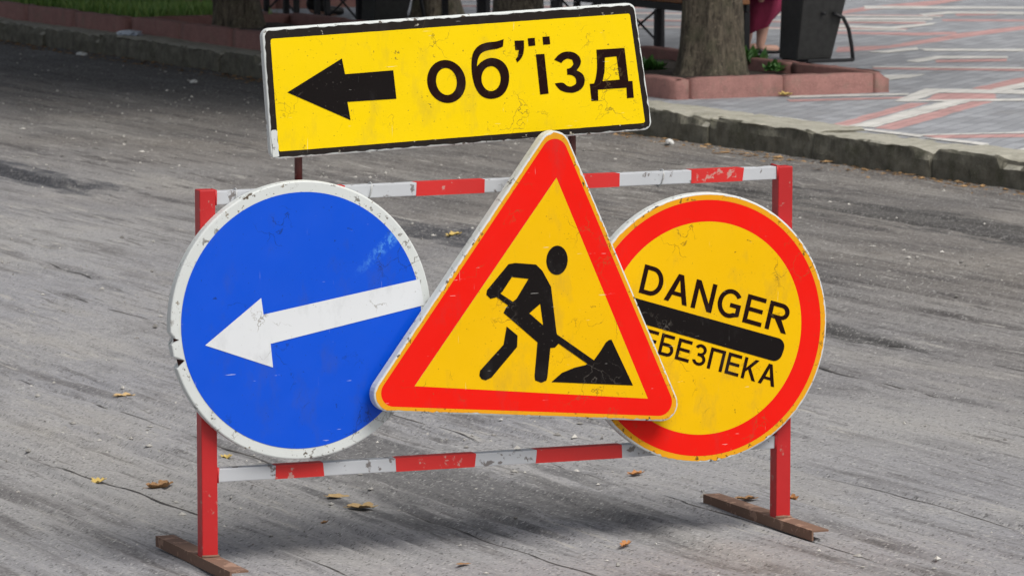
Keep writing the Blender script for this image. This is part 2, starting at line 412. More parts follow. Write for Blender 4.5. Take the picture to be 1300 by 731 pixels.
# road: one displaced sheet, dense where it is seen, running out to the horizon
sa = np.concatenate([[-400, -150, -60, -28, -18], np.arange(-13, 14, .05), [18, 28, 60, 150, 400]])
ta = np.concatenate([[-.02], -np.arange(.24, 9.4, .011), [-11, -14, -25, -60, -150, -400]])
S_, T_ = np.meshgrid(sa, ta, indexing='ij')
fade = np.clip((13.5 - np.abs(S_)) / 1.5, 0, 1) * np.clip((9.6 + T_) / 1.0, 0, 1)
hgt = .012 * (fbm(S_ * .35, T_ * .5, 1) - .5) + .006 * (fbm(S_ * 1.6, T_ * 3.5, 2) - .5)
gm = np.clip((fbm(S_ * .3, T_ * .6, 5) - .40) / .15, 0, 1)
hgt += gm * .020 * (vnoise(S_ * .35, T_ * 26, 7) - .5)
hgt += (.3 + .7 * gm) * .011 * (vnoise(S_ * 1.1, T_ * 50, 8) - .5)
hgt += .012 * (vnoise(S_ * 9, T_ * 20, 9) - .5) * np.clip((fbm(S_ * .8, T_ * .8, 12) - .42) / .1, 0, 1)
def wob(s, sd, a=.05): return a * (vnoise(s * .8, s * 0 + .5, sd) - .5) + .02 * (vnoise(s * 5, s * 0 + .3, sd) - .5)
CRACKS = ((-7.05, -13, -5.6, .020, .014, 31), (-5.68, -13, -8.7, .020, .016, 32), (-5.72, -4.6, 1.5, .024, .012, 33), (-4.50, -13, -6.6, .020, .012, 34),
                              (-1.30, -6, -1.2, .03, .014, 35), (-1.55, -7, -2.4, .03, .012, 36), (-2.6, 0, 9, .025, .014, 37), (-2.05, -3, 7, .025, .012, 38), (-3.4, -2, 8, .022, .012, 39),
                              (-3.0, -9, -5, .02, .012, 40), (-6.3, -12.5, -8, .02, .012, 41), (-1.0, -1, 6, .03, .012, 42), (-3.9, -9, -5.8, .05, .018, 43), (-6.05, -6.5, -3.7, .018, .010, 44), (-4.0, -11, -8.2, .02, .012, 45), (-2.3, 1, 11, .02, .014, 46), (-1.7, 2, 12, .02, .012, 47), (-3.75, 0, 7, .02, .012, 48), (-5.1, -12, -9, .016, .012, 49), (-7.6, -12, -8.5, .016, .012, 51))
for tc, s0, s1, w, dp, sd in CRACKS:
    along = np.clip((S_ - s0) / .5, 0, 1) * np.clip((s1 - S_) / .5, 0, 1) * (.35 + .9 * vnoise(S_ * 1.7, S_ * 0, sd + 7))
    hgt -= along * dp * np.exp(-((T_ - tc - wob(S_, sd)) / w) ** 2)
tr = np.clip((S_ + .75) / .9, 0, 1) * np.clip((4.5 - S_) / .8, 0, 1)                       # broken trench in the old surface
tr = tr * np.clip(1.25 - np.abs(T_ + 4.26 - wob(S_, 50, .1) + .05) / .10, 0, 1) ** .5
hgt -= .10 * np.clip(tr, 0, 1)
for (ps, pt, rs, rt, dp) in ((-3.3, -3.72, .5, .13, .02), (-7.25, -3.95, .45, .09, .015), (-4.0, -5.75, .35, .05, .015), (-3.9, -5.86, .5, .03, .014)):
    rr = ((S_ - ps) / rs) ** 2 + ((T_ - pt) / rt) ** 2 + 1.2 * (fbm(S_ * 4, T_ * 9, 60) - .5)
    hgt -= dp * np.clip(1.4 - rr, 0, 1)
# gutter dips a little towards the kerb
hgt = hgt * fade
P = np.stack([S_, -T_, hgt], -1)
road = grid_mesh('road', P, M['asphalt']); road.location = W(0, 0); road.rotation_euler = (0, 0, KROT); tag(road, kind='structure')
def road_z(s, t):
    i = int(np.abs(sa - s).argmin()); j = int(np.abs(ta - t).argmin()); return float(hgt[i, j])
def road_z_world(x, y):
    q = Vector((x, y)) - K0; return road_z(q.dot(KD), q.dot(KM))

# dirt-filled cracks lying in the grooves, each broken stretch a strip of its own
def crack_strip(pts, w, parent):
    V = []
    for i, (s, t) in enumerate(pts):
        f = max(0.0, math.sin(math.pi * i / (len(pts) - 1))) ** .5 * random.uniform(.5, 1.2) * w
        V += [(s, -t - f, road_z(s, t) + .0015), (s, -t + f, road_z(s, t) + .0015)]
    return mesh_obj('crack', V, [(2 * i, 2 * i + 2, 2 * i + 3, 2 * i + 1) for i in range(len(pts) - 1)], M['crack'], parent)
for tc, s0, s1, w, dp, sd in CRACKS:
    q = s0 + .3
    while q < s1 - .4:
        L_ = random.uniform(.4, 2.0); e = min(q + L_, s1 - .2)
        if e - q > .25:
            xs = np.arange(q, e, .05); crack_strip([(float(x), float(tc + wob(np.array(x), sd))) for x in xs], random.uniform(.002, .0055), road)
        q = e + random.uniform(.05, .7)

# plaza pavement behind the kerb
ss = np.concatenate([[-400, -100, -30], np.arange(-15, 30, .5), [60, 150, 400]]); tt = np.concatenate([np.arange(.02, 20, .5), [30, 60, 150, 400]])
S2, T2 = np.meshgrid(ss, tt, indexing='ij')
pz = .147 + .010 * (fbm(S2 * .5, T2 * .5, 70) - .5) * (np.abs(S2) < 28) * (T2 > .6) * (T2 < 19)
plaza = grid_mesh('plaza_pavement', np.stack([S2, -T2, pz * 0 + .147], -1), M['pave_grey']); plaza.location = W(0, 0); plaza.rotation_euler = (0, 0, KROT); tag(plaza, kind='structure')

def strip_poly(loop, z, mat, k):
    # a laid band of pavers, standing a hair above the field, with a slightly ragged outline
    pts = []
    n = len(loop)
    for i in range(n):
        a = Vector(loop[i]); b = Vector(loop[(i + 1) % n]); m = max(1, int((b - a).length / .12))
        for j in range(m):
            q = a.lerp(b, j / m)
            pts.append(Vector((q.x + random.uniform(-.010, .010), -(q.y + random.uniform(-.010, .010)), z)))
    tris = tessellate_polygon([pts])
    o = mesh_obj('paving_band', pts, [tuple(t) for t in tris], mat, plaza)
    # normals up
    for p in o.data.polygons:
        if p.normal.z < 0: p.flip()
    return o
PINK = [
 [(-.22, .15), (-.34, .17), (.98, 1.54), (1.01, 1.41)], [(-.54, .22), (-.68, .28), (.99, 2.02), (1.02, 1.87)], [(1.63, 1.99), (1.56, 2.37), (1.04, 2.03), (1.15, 1.61)],
 [(1.91, 2.42), (2.56, 3.16), (3.13, 3.95), (2.58, 3.58), (1.75, 2.44)], [(-1.09, .19), (-1.29, .99), (-1.49, .86), (-1.29, .17)], [(1.58, .92), (1.46, 1.69), (1.35, 1.62), (1.42, .83)],
 [(4.46, 3.76), (4.34, 4.26), (4.10, 4.11), (4.21, 3.61)], [(3.93, 2.94), (3.35, 3.75), (3.17, 3.63), (3.80, 2.85)],
 [(6.06, 3.93), (6.05, 4.36), (7.24, 5.76), (7.85, 6.7), (8.12, 7.17), (7.74, 6.92), (7.39, 6.4), (6.78, 5.53), (5.98, 4.51), (5.63, 3.97), (5.51, 3.6)],
 [(7.76, 4.94), (7.40, 5.45), (7.36, 5.76), (7.09, 5.59), (7.04, 5.23), (7.55, 4.81)], [(9.89, 7.37), (9.84, 7.74), (9.32, 7.40), (9.37, 7.04)],
 [(10.42, 6.57), (10.99, 7.15), (11.65, 8.25), (12.01, 8.79), (11.95, 8.91), (10.68, 7.49), (10.52, 6.94), (10.05, 6.37)], [(8.95, 6.64), (8.56, 7.32), (8.33, 7.16), (8.71, 6.49)]]
WHITE = [
 [(-.34, .19), (-.50, .25), (1.05, 1.90), (1.16, 1.80)], [(1.16, 1.40), (1.06, 1.47), (1.67, 2.03), (2.03, 2.17)], [(2.02, 2.15), (1.46, 2.83), (1.17, 2.64), (1.67, 2.03)],
 [(1.21, 1.49), (.95, 2.49), (.74, 2.35), (1.12, 1.43)], [(1.77, 2.47), (2.22, 3.01), (2.67, 3.64), (2.23, 3.35), (1.61, 2.46)], [(1.83, 1.07), (1.70, 1.84), (1.58, 1.76), (1.68, .98)],
 [(-2.16, .06), (-1.53, .82), (-2.23, .35)], [(-1.04, .22), (-1.16, 1.07), (-1.24, 1.02), (-1.09, .19)], [(3.25, 2.61), (3.19, 2.89), (2.92, 2.59), (2.80, 2.34)],
 [(4.41, 3.48), (4.82, 3.99), (4.57, 4.42), (4.38, 4.30), (4.54, 3.86), (4.27, 3.50)], [(4.04, 3.0), (3.48, 3.84), (3.36, 3.76), (3.93, 2.94)], [(5.61, 4.33), (5.22, 4.98), (4.99, 4.83), (5.34, 4.23)],
 [(5.42, 3.78), (5.72, 4.40), (5.48, 4.26), (5.27, 3.88)], [(8.61, 5.44), (8.13, 5.65), (8.54, 6.33), (8.26, 6.12), (7.84, 5.51), (8.32, 5.27)], [(9.48, 6.01), (9.14, 6.68), (8.85, 6.49), (9.18, 5.83)],
 [(9.71, 6.89), (10.02, 7.38), (9.63, 7.87), (9.22, 7.60), (9.40, 7.50), (9.68, 7.23), (9.48, 6.81)], [(11.11, 7.22), (10.39, 8.37), (10.06, 8.15), (10.66, 6.95)]]
# farther bands of the same lattice
dB = Vector((-.60, .80)); nB = Vector((.80, .60))
for i in range(9):
    a = Vector((9.2 + i * 1.15, 3.4 + .18 * i)); L_ = 2.6 + (i % 3) * .6; w = .17 + .05 * (i % 2)
    q = [a, a + dB * L_, a + dB * L_ + nB * w, a + nB * w]
    (PINK if i % 2 else WHITE).append([tuple(p) for p in q])
    a2 = a + nB * (w + .01); q = [a2, a2 + dB * L_, a2 + dB * L_ + nB * .14, a2 + nB * .14]
    (WHITE if i % 2 else PINK).append([tuple(p) for p in q])
for i in range(6):
    a = Vector((13.0 + i * 1.5, 7.0)); dA = Vector((.68, .73)); nA = Vector((-.73, .68))
    q = [a, a + dA * 4, a + dA * 4 + nA * .3, a + nA * .3]; (PINK if i % 2 else WHITE).append([tuple(p) for p in q])
kk = 0
for lp in PINK: strip_poly(lp, .1476 + .0002 * (kk % 8), M['pave_pink'], kk); kk += 1
for lp in WHITE: strip_poly(lp, .1494 + .0002 * (kk % 8), M['pave_white'], kk); kk += 1
for lp in ([(.55, .10), (.33, .19), (.02, .16), (.10, .09)], [(-.02, .09), (-.10, .15), (-.48, .17), (-.52, .09)], [(-.58, .09), (-.55, .15), (-1.10, .19), (-1.22, .09)], [(-1.27, .10), (-1.3, .18), (-1.72, .21), (-1.86, .11)]):
    strip_poly(lp, .1512, M['pave_white'], 0)

# kerb: separate granite stones with chipped arrises
kerb = empty('curb', W(0, 0), KROT); tag(kerb, kind='structure')
def kerb_mesh(seed, L, wd, h, nx=22, amp=.010, name='curb_stone'):
    # profile around the section (y across, from road side 0 to back wd), z up
    prof = [(0, -.08), (0, h * .3), (0, h * .6), (.001, h - .018), (.004, h - .005), (.013, h - .001), (.09, h), (wd * .5, h), (wd * .75, h), (wd - .012, h), (wd, h - .012), (wd, -.08)]
    nx_ = nx; V = []; 
    for i in range(nx_ + 1):
        x = L * i / nx_; e = min(i, nx_ - i) / nx_ * L
        rnd = .006 * max(0, 1 - e / .02)
        for j, (y, z) in enumerate(prof):
            a = amp * (fbm(np.array(x * 7 + seed * 3.3), np.array(j * 1.1 + seed), seed, 4) - .5) * 2
            b = amp * (fbm(np.array(x * 7 + seed * 5.1), np.array(j * 1.3 + 40.), seed + 3, 4) - .5) * 2
            chip = max(0, float(vnoise(x * 9, seed * 1.7, seed + 5)) - .62) * .10 if 3 <= j <= 5 else 0
            V.append((x, float(y + a + chip + rnd * (1 if j < 6 else -1)), float(z + (b * .8 if z > 0 else 0) - chip * .7 - (rnd if z > h * .7 else 0))))
    F_ = []; m = len(prof)
    for i in range(nx_):
        for j in range(m - 1): F_.append((i * m + j, (i + 1) * m + j, (i + 1) * m + j + 1, i * m + j + 1))
    F_.append(tuple(range(m))); F_.append(tuple(reversed(range(nx_ * m, nx_ * m + m))))
    me = bpy.data.meshes.new(name); me.from_pydata(V, [], F_); me.validate(); me.update()
    bm = bmesh.new(); bm.from_mesh(me); bmesh.ops.recalc_face_normals(bm, faces=bm.faces[:]); bm.to_mesh(me); bm.free()
    me.polygons.foreach_set('use_smooth', [True] * len(me.polygons))
    return me
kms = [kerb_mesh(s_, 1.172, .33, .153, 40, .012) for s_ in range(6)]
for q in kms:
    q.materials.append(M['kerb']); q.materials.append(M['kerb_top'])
    q.polygons.foreach_set('material_index', [1 if p.normal.z > .75 else 0 for p in q.polygons])  # upward faces get the lighter granite, side faces the darker, shaded-looking one
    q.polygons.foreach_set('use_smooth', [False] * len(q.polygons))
s0 = -17.2
for i in range(34):
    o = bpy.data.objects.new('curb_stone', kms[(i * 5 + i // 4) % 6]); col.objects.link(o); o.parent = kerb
    o.location = (s0 + i * 1.18, -.10 + random.uniform(-.012, .012), random.uniform(-.008, .010)); o.rotation_euler = (random.uniform(-.012, .012), random.uniform(-.006, .006), random.uniform(-.008, .008))
    # local y = -t: the road side lies at +y, so mirror the section
    o.scale = (1, -1, 1); o.location.y = .235 + random.uniform(-.012, .012)

# ------------------------------------------------------------------ planters with border stones and soil
def border_run(parent, a, b, wd, h, z0, nst, seed):
    """stones laid from a to b (local s, -t)"""
    a = Vector(a); b = Vector(b); L = (b - a).length; ang = math.atan2((b - a).y, (b - a).x); l = L / nst
    for i in range(nst):
        me = kerb_mesh(seed + i, l - .008, wd, h, 10, .003, 'border_stone'); me.materials.append(M['pinkstone'])
        o = bpy.data.objects.new('border_stone', me); col.objects.link(o); o.parent = parent
        p = a.lerp(b, i / nst); o.location = (p.x, p.y, z0 + random.uniform(-.004, .004)); o.rotation_euler = (0, 0, ang + random.uniform(-.006, .006))

def soil_patch(parent, s0, s1, t0, t1, zc, name='soil', mat='soil', amp=.05, seed=3):
    a = np.linspace(s0, s1, 60); b = np.linspace(t0, t1, 50); A, B = np.meshgrid(a, b, indexing='ij')
    e = np.minimum(np.minimum(A - s0, s1 - A), np.minimum(B - t0, t1 - B)); z = zc + amp * (fbm(A * 3, B * 3, seed) - .5) + .04 * np.clip(e / .5, 0, 1)
    return grid_mesh(name, np.stack([A, -B, z], -1), M[mat], parent)

def planter(s0, s1, t0, t1, label, seed, gap=None):
    p = empty('tree_planter', W(0, 0, 0), KROT)
    tag(p, label, 'planter', 'pink granite tree planters along the kerb')
    wd, h, z0 = .11, .125, .15
    n1 = max(1, round((s1 - s0) / .95)); n2 = max(1, round((t1 - t0) / .9))
    border_run(p, (s1, -t0), (s0 + wd, -t0), wd, h, z0, n1, seed) if False else None
    # road side, near end, plaza side, far end (outer face first)
    border_run(p, (s0 + .005, -t0 - wd), (s1, -t0 - wd), wd, h, z0, n1, seed)
    border_run(p, (s0, -t1), (s1, -t1), wd, h, z0, n1, seed + 10)
    border_run(p, (s0 + wd, -t1 + wd + .004), (s0 + wd, -t0 - wd - .004), wd, h, z0, n2, seed + 20) if False else None
    for (sx, k) in ((s0, 20), (s1 - wd, 30)):
        border_run(p, (sx + wd, -t1 + wd + .006), (sx + wd, -t0 - wd - .006), wd, h, z0, n2, seed + k)
    soil_patch(p, s0 + .05, s1 - .05, t0 + .05, t1 - .05, .19, seed=seed)
    return p
planter(1.86, 6.00, .30, 1.80, 'long pink granite planter of dark soil round the thick tree beside the litter bin', 100)
planter(7.0, 9.95, .03, 1.42, 'pink granite planter bed in deep shade round the tree next to the grass', 200)
lawn = empty('lawn_bed', W(0, 0, 0), KROT); tag(lawn, 'grassy bed edged with dark pink granite stones behind the kerb', 'lawn bed')
border_run(lawn, (10.0, -.0 - .11), (17.0, -.0 + .05), .11, .125, .15, 7, 300)
border_run(lawn, (10.0, -1.42), (12.9, -1.42), .11, .11, .15, 3, 320)
border_run(lawn, (12.9 + .11, -3.6), (12.9 + .11, -1.43), .11, .11, .15, 2, 330)
soil_patch(lawn, 10.0, 17.0, .06, 1.38, .20, seed=9); soil_patch(lawn, 12.96, 17.0, 1.381, 3.6, .20, seed=19)
# grass: blades
def blades(n, region, hmin, hmax, zb, seed, clump):
    rng = np.random.RandomState(seed); V = []; F_ = []
    s0, s1, t0, t1 = region
    k = 0
    while k < n:
        s = rng.uniform(s0, s1); t = rng.uniform(t0, t1)
        d = float(fbm(np.array(s * 2.2), np.array(t * 2.2), 90))
        if d < clump: continue
        h = rng.uniform(hmin, hmax) * (.5 + d); a = rng.uniform(0, 6.28); w = rng.uniform(.004, .010); ln = rng.uniform(.1, .7) * h
        dx, dy = math.cos(a), math.sin(a); bx, by = -dy * w, dx * w
        i = len(V)
        V += [(s - bx, -t - by, zb), (s + bx, -t + by, zb), (s + bx * .8 + dx * ln * .35, -t + by * .8 + dy * ln * .35, zb + h * .6), (s - bx * .8 + dx * ln * .35, -t - by * .8 + dy * ln * .35, zb + h * .6), (s + dx * ln, -t + dy * ln, zb + h)]
        F_ += [(i, i + 1, i + 2, i + 3), (i + 3, i + 2, i + 4)]; k += 1
    return V, F_
V, F_ = blades(8000, (10.05, 13.0, .20, 1.30), .05, .15, .20, 4, .43)
V2, F2 = blades(12000, (13.0, 16.9, .20, 3.5), .05, .15, .20, 14, .42)
F_ += [tuple(i + len(V) for i in f) for f in F2]; V += V2
g = mesh_obj('grass', V, F_, M['grass']); g.location = W(0, 0); g.rotation_euler = (0, 0, KROT)
tag(g, 'bright green grass growing in the bed behind the kerb', 'grass', kind='stuff')

# ------------------------------------------------------------------ trees
def make_tree(base, r, height, label, seed, lean=(0, 0), crown_r=3.2, nleaf=5200, crown_base=3.0):
    rng = np.random.RandomState(seed)
    root = empty('street_tree', base); tag(root, label, 'tree', 'street trees beside the road')
    nz, na = 70, 56
    zz = np.concatenate([[-.12], np.linspace(0, height, nz - 1) ** 1.0]); aa = np.linspace(0, 2 * math.pi, na + 1)
    Z, A = np.meshgrid(zz, aa, indexing='ij')
    flare = 1 + .22 * np.exp(-np.maximum(Z, 0) / .16) + .10 * np.exp(-np.maximum(Z, 0) / .5) - .40 * np.clip(Z / height, 0, 1)
    cx, sy = np.cos(A), np.sin(A)
    lump = .10 * (fbm(cx * 1.6 + 5, sy * 1.6 + Z * .8, seed) - .5) * 2
    ridg = .10 * (fbm(cx * 9 + 9, sy * 9 + Z * 2.2, seed + 4, 4) - .5) * 2
    root_l = .16 * np.exp(-np.maximum(Z, 0) / .15) * np.cos(A * 5 + seed + 2 * cx)
    rad = r * (flare + lump + ridg + root_l)
    X = rad * cx + lean[0] * Z + .05 * np.sin(Z * .9 + seed); Yv = rad * sy + lean[1] * Z + .05 * np.cos(Z * .7 + seed) - .05
    grid_mesh('trunk', np.stack([X, Yv, Z], -1), M['bark'], root)
    top = Vector((lean[0] * height, lean[1] * height, height))
    lb = Bm(); tips = []
    for i in range(9):
        a = i * 2.4 + seed; st = top * rng.uniform(.78, .98); st = Vector((top.x * .9, top.y * .9, height * rng.uniform(.75, .97)))
        el = rng.uniform(.35, 1.0); L_ = crown_r * rng.uniform(.65, .95)
        d = Vector((math.cos(a) * math.cos(el), math.sin(a) * math.cos(el), math.sin(el)))
        pts = [st]; 
        for k in range(1, 6):
            pts.append(pts[-1] + (d + Vector((rng.normal(0, .18), rng.normal(0, .18), .10))).normalized() * (L_ / 5))
        lb.tube(pts, [r * .34 * (1 - k / 6.2) for k in range(6)], 7); tips += pts[2:]
    lb.build('limb', M['bark'], root, True)
    # crown: leaf-sized faces in clumps round the limbs
    cen = [Vector(t) for t in tips] + [top + Vector((rng.normal(0, crown_r * .5), rng.normal(0, crown_r * .5), rng.uniform(.2, crown_r * .9))) for _ in range(40)]
    V = np.zeros((nleaf, 4, 3)); 
    for i in range(nleaf):
        c = cen[rng.randint(len(cen))]; off = rng.normal(0, 1, 3) * np.array([.55, .55, .38])
        p = np.array(c) + off
        if p[2] < crown_base: p[2] = crown_base + abs(p[2] - crown_base) * .3
        u = rng.normal(0, 1, 3); u /= np.linalg.norm(u); w = np.cross(u, rng.normal(0, 1, 3)); w /= np.linalg.norm(w)
        sz = rng.uniform(.11, .20)
        V[i] = [p - u * sz, p + w * sz * .55, p + u * sz, p - w * sz * .55]
    me = bpy.data.meshes.new('crown'); nv = nleaf * 4
    me.vertices.add(nv); me.vertices.foreach_set('co', V.reshape(-1)); me.loops.add(nv); me.loops.foreach_set('vertex_index', np.arange(nv, dtype=np.int32))
    me.polygons.add(nleaf); me.polygons.foreach_set('loop_start', np.arange(0, nv, 4, dtype=np.int32)); me.polygons.foreach_set('loop_total', np.full(nleaf, 4, dtype=np.int32))
    me.update(calc_edges=True)
    wrap('crown', me, M['leaf'], root)
    return root
make_tree(W(2.72, .98, .20), .185, 3.6, 'thick grey brown tree trunk in the planter beside the slanted litter bin', 1, (-.01, .01), 3.4, 11000, 3.0)
make_tree(W(5.0, .90, .20), .160, 3.4, 'dark tree trunk standing directly behind the yellow board', 5, (-.04, -.02), 3.8, 16000, 2.7)
make_tree(W(9.35, .62, .20), .165, 3.1, 'dark shaded tree trunk rising from the planter next to the grassy bed', 2, (-.05, -.03), 4.2, 18000, 2.5)
make_tree(W(11.2, 3.2, .147), .165, 3.4, 'slim tree trunk standing behind the bench row at the black litter bin', 3, (.0, 0), 2.6, 2600, 3.6)
make_tree(W(12.1, 1.1, .20), .125, 3.2, 'thin pale brown tree trunk rooted in the green grass', 4, (-.08, -.06), 4.0, 7000, 2.5)

# weeds in the near planter
def weed(s, t, z, h, n, label, seed):
    rng = np.random.RandomState(seed); V = []; F_ = []
    for i in range(n):
        a = rng.uniform(0, 6.28); el = rng.uniform(.3, 1.4); L_ = h * rng.uniform(.5, 1.1); w = L_ * .22
        d = np.array([math.cos(a) * math.cos(el), math.sin(a) * math.cos(el), math.sin(el)]); sd = np.array([-math.sin(a), math.cos(a), 0]) * w
        b = np.array([rng.normal(0, .03), rng.normal(0, .03), 0]); m1 = b + d * L_ * .5; tp = b + d * L_ + np.array([0, 0, -.25 * L_ * math.cos(el)])
        k = len(V); V += [b, m1 + sd, tp, m1 - sd]; F_ += [(k, k + 1, k + 2), (k, k + 2, k + 3)]
    o = mesh_obj('weed', V, F_, M['weed']); o.location = W(s, t, z); tag(o, label, 'weed', 'weeds in the planter'); return o
weed(3.45, 1.72, .22, .15, 90, 'bushy green weed growing by the foot of the litter bin', 1)
weed(3.35, .95, .22, .11, 60, 'low green weed between the tree trunk and the yellow sign', 2)
weed(2.95, 1.62, .22, .09, 50, 'small ragged weed at the right foot of the thick trunk', 3)

# ------------------------------------------------------------------ benches
def bench(s0, t, label):
    root = empty('bench', W(s0, t, .148), KROT); tag(root, label, 'bench', 'benches in a row on the plaza')
    n, sp, dep, h = 4, .615, .36, .38
    L_ = sp * (n - 1)
    for j in range(3):
        b = Bm(); b.box((L_ / 2, .055 + j * .125, h - .0), (L_ + .10, .115, .035), bev=.006); b.build('seat_slat', M['bench_wood'], root)
    b = Bm(); b.box((L_ / 2, -.0, h - .045), (L_ + .06, .03, .05), bev=.004); b.box((L_ / 2, dep, h - .045), (L_ + .06, .03, .05), bev=.004)
    for i in range(n): b.box((i * sp, dep / 2, h - .046), (.03, dep - .032, .04))
    b.build('seat_frame', M['black_metal'], root)
    for y in (0, dep):
        for i in range(n):
            b = Bm(); b.box((i * sp, y, (h - .072) / 2), (.042, .042, h - .074), bev=.004); b.build('leg', M['black_metal'], root)
    for k in (0, 2):
        for sg in (0, 1):
            b = Bm(); x0, x1 = k * sp + .02, (k + 1) * sp - .02
            za, zb = (.03, h - .09) if sg else (h - .09, .03)
            b.tube([(x0, .006 if sg else -.008, za), (x1, .006 if sg else -.008, zb)], .009, 6); b.build('cross_brace', M['black_metal'], root)
    return root
bench(5.36, 2.78, 'wooden slat bench with black legs that the person in burgundy sits on')
bench(7.57, 2.78, 'empty wooden slat bench with black crossed braces between the other two benches')
bench(10.53, 2.2, 'wooden slat bench with black crossed braces under the person in dark boots')

# ------------------------------------------------------------------ litter bins
def litter_bin(s, t, label):
    root = empty('litter_bin', W(s, t, .148), KROT); tag(root, label, 'litter bin', 'black litter bins on the plaza')
    # tapered open box leaning back towards the plaza (local: x = s, y = -t)
    a0, b0, a1, b1, h = .12, .135, .15, .175, .47
    sh = -.075                                                   # the lean of the top
    def ring(z, k, inn=0.0):
        f = z / h; a = a0 + (a1 - a0) * f - inn; b = b0 + (b1 - b0) * f - inn; y = sh * f
        return [(-a, y - b, z + .02), (a, y - b, z + .02), (a, y + b, z + .02), (-a, y + b, z + .02)]
    V = ring(0, 0) + ring(h, 0) + ring(h, 0, .012) + ring(.02, 0, .012)
    F_ = [(0, 3, 2, 1)]
    for i in range(4):
        j = (i + 1) % 4
        F_ += [(i, j, 4 + j, 4 + i), (4 + i, 4 + j, 8 + j, 8 + i), (8 + i, 8 + j, 12 + j, 12 + i)]
    F_.append((12, 13, 14, 15))
    me = bpy.data.meshes.new('bin_body'); me.from_pydata(V, [], F_); bm = bmesh.new(); bm.from_mesh(me)
    bmesh.ops.recalc_face_normals(bm, faces=bm.faces[:])
    bmesh.ops.bevel(bm, geom=[e for e in bm.edges], offset=.004, segments=2, affect='EDGES'); bm.to_mesh(me); bm.free()
    wrap('bin_body', me, M['bin_metal'], root)
    for x in (-.165, .165):
        b = Bm(); b.tube([(x, -.12, .33), (x, -.20, .30), (x, -.245, .22), (x, -.27, .10), (x, -.28, .008)], .014, 8); b.build('stand_leg', M['black_metal'], root, True)
        b = Bm(); b.box((x, -.10, .012), (.03, .36, .022), bev=.004); b.build('stand_foot', M['black_metal'], root)
    b = Bm(); b.tube([(-.17, -.05, .33), (.17, -.05, .33)], .012, 8); b.build('pivot_bar', M['black_metal'], root, True)
    return root
litter_bin(4.72, 2.88, 'slanted black metal litter bin at the planter with the thick tree')
litter_bin(10.18, 2.25, 'black metal litter bin between the shaded tree planter and the slim trunk')

# ------------------------------------------------------------------ people sitting on the benches
def skin_mesh(name, verts, edges, radii, mat, parent, sub=2, root_i=0):
    me = bpy.data.meshes.new(name + '_base'); me.from_pydata(verts, edges, [])
    ob = bpy.data.objects.new(name + '_base', me); col.objects.link(ob)
    sk = ob.modifiers.new('skin', 'SKIN'); sk.use_smooth_shade = True
    for i, r in enumerate(radii):
        rr = r if isinstance(r, tuple) else (r, r)
        me.skin_vertices[0].data[i].radius = rr; me.skin_vertices[0].data[i].use_root = (i == root_i)
    sb = ob.modifiers.new('sub', 'SUBSURF'); sb.levels = sub; sb.render_levels = sub
    bpy.context.view_layer.update()
    dg = bpy.context.evaluated_depsgraph_get()
    nm = bpy.data.meshes.new_from_object(ob.evaluated_get(dg))
    bpy.data.objects.remove(ob)
    return wrap(name, nm, mat, parent, True)

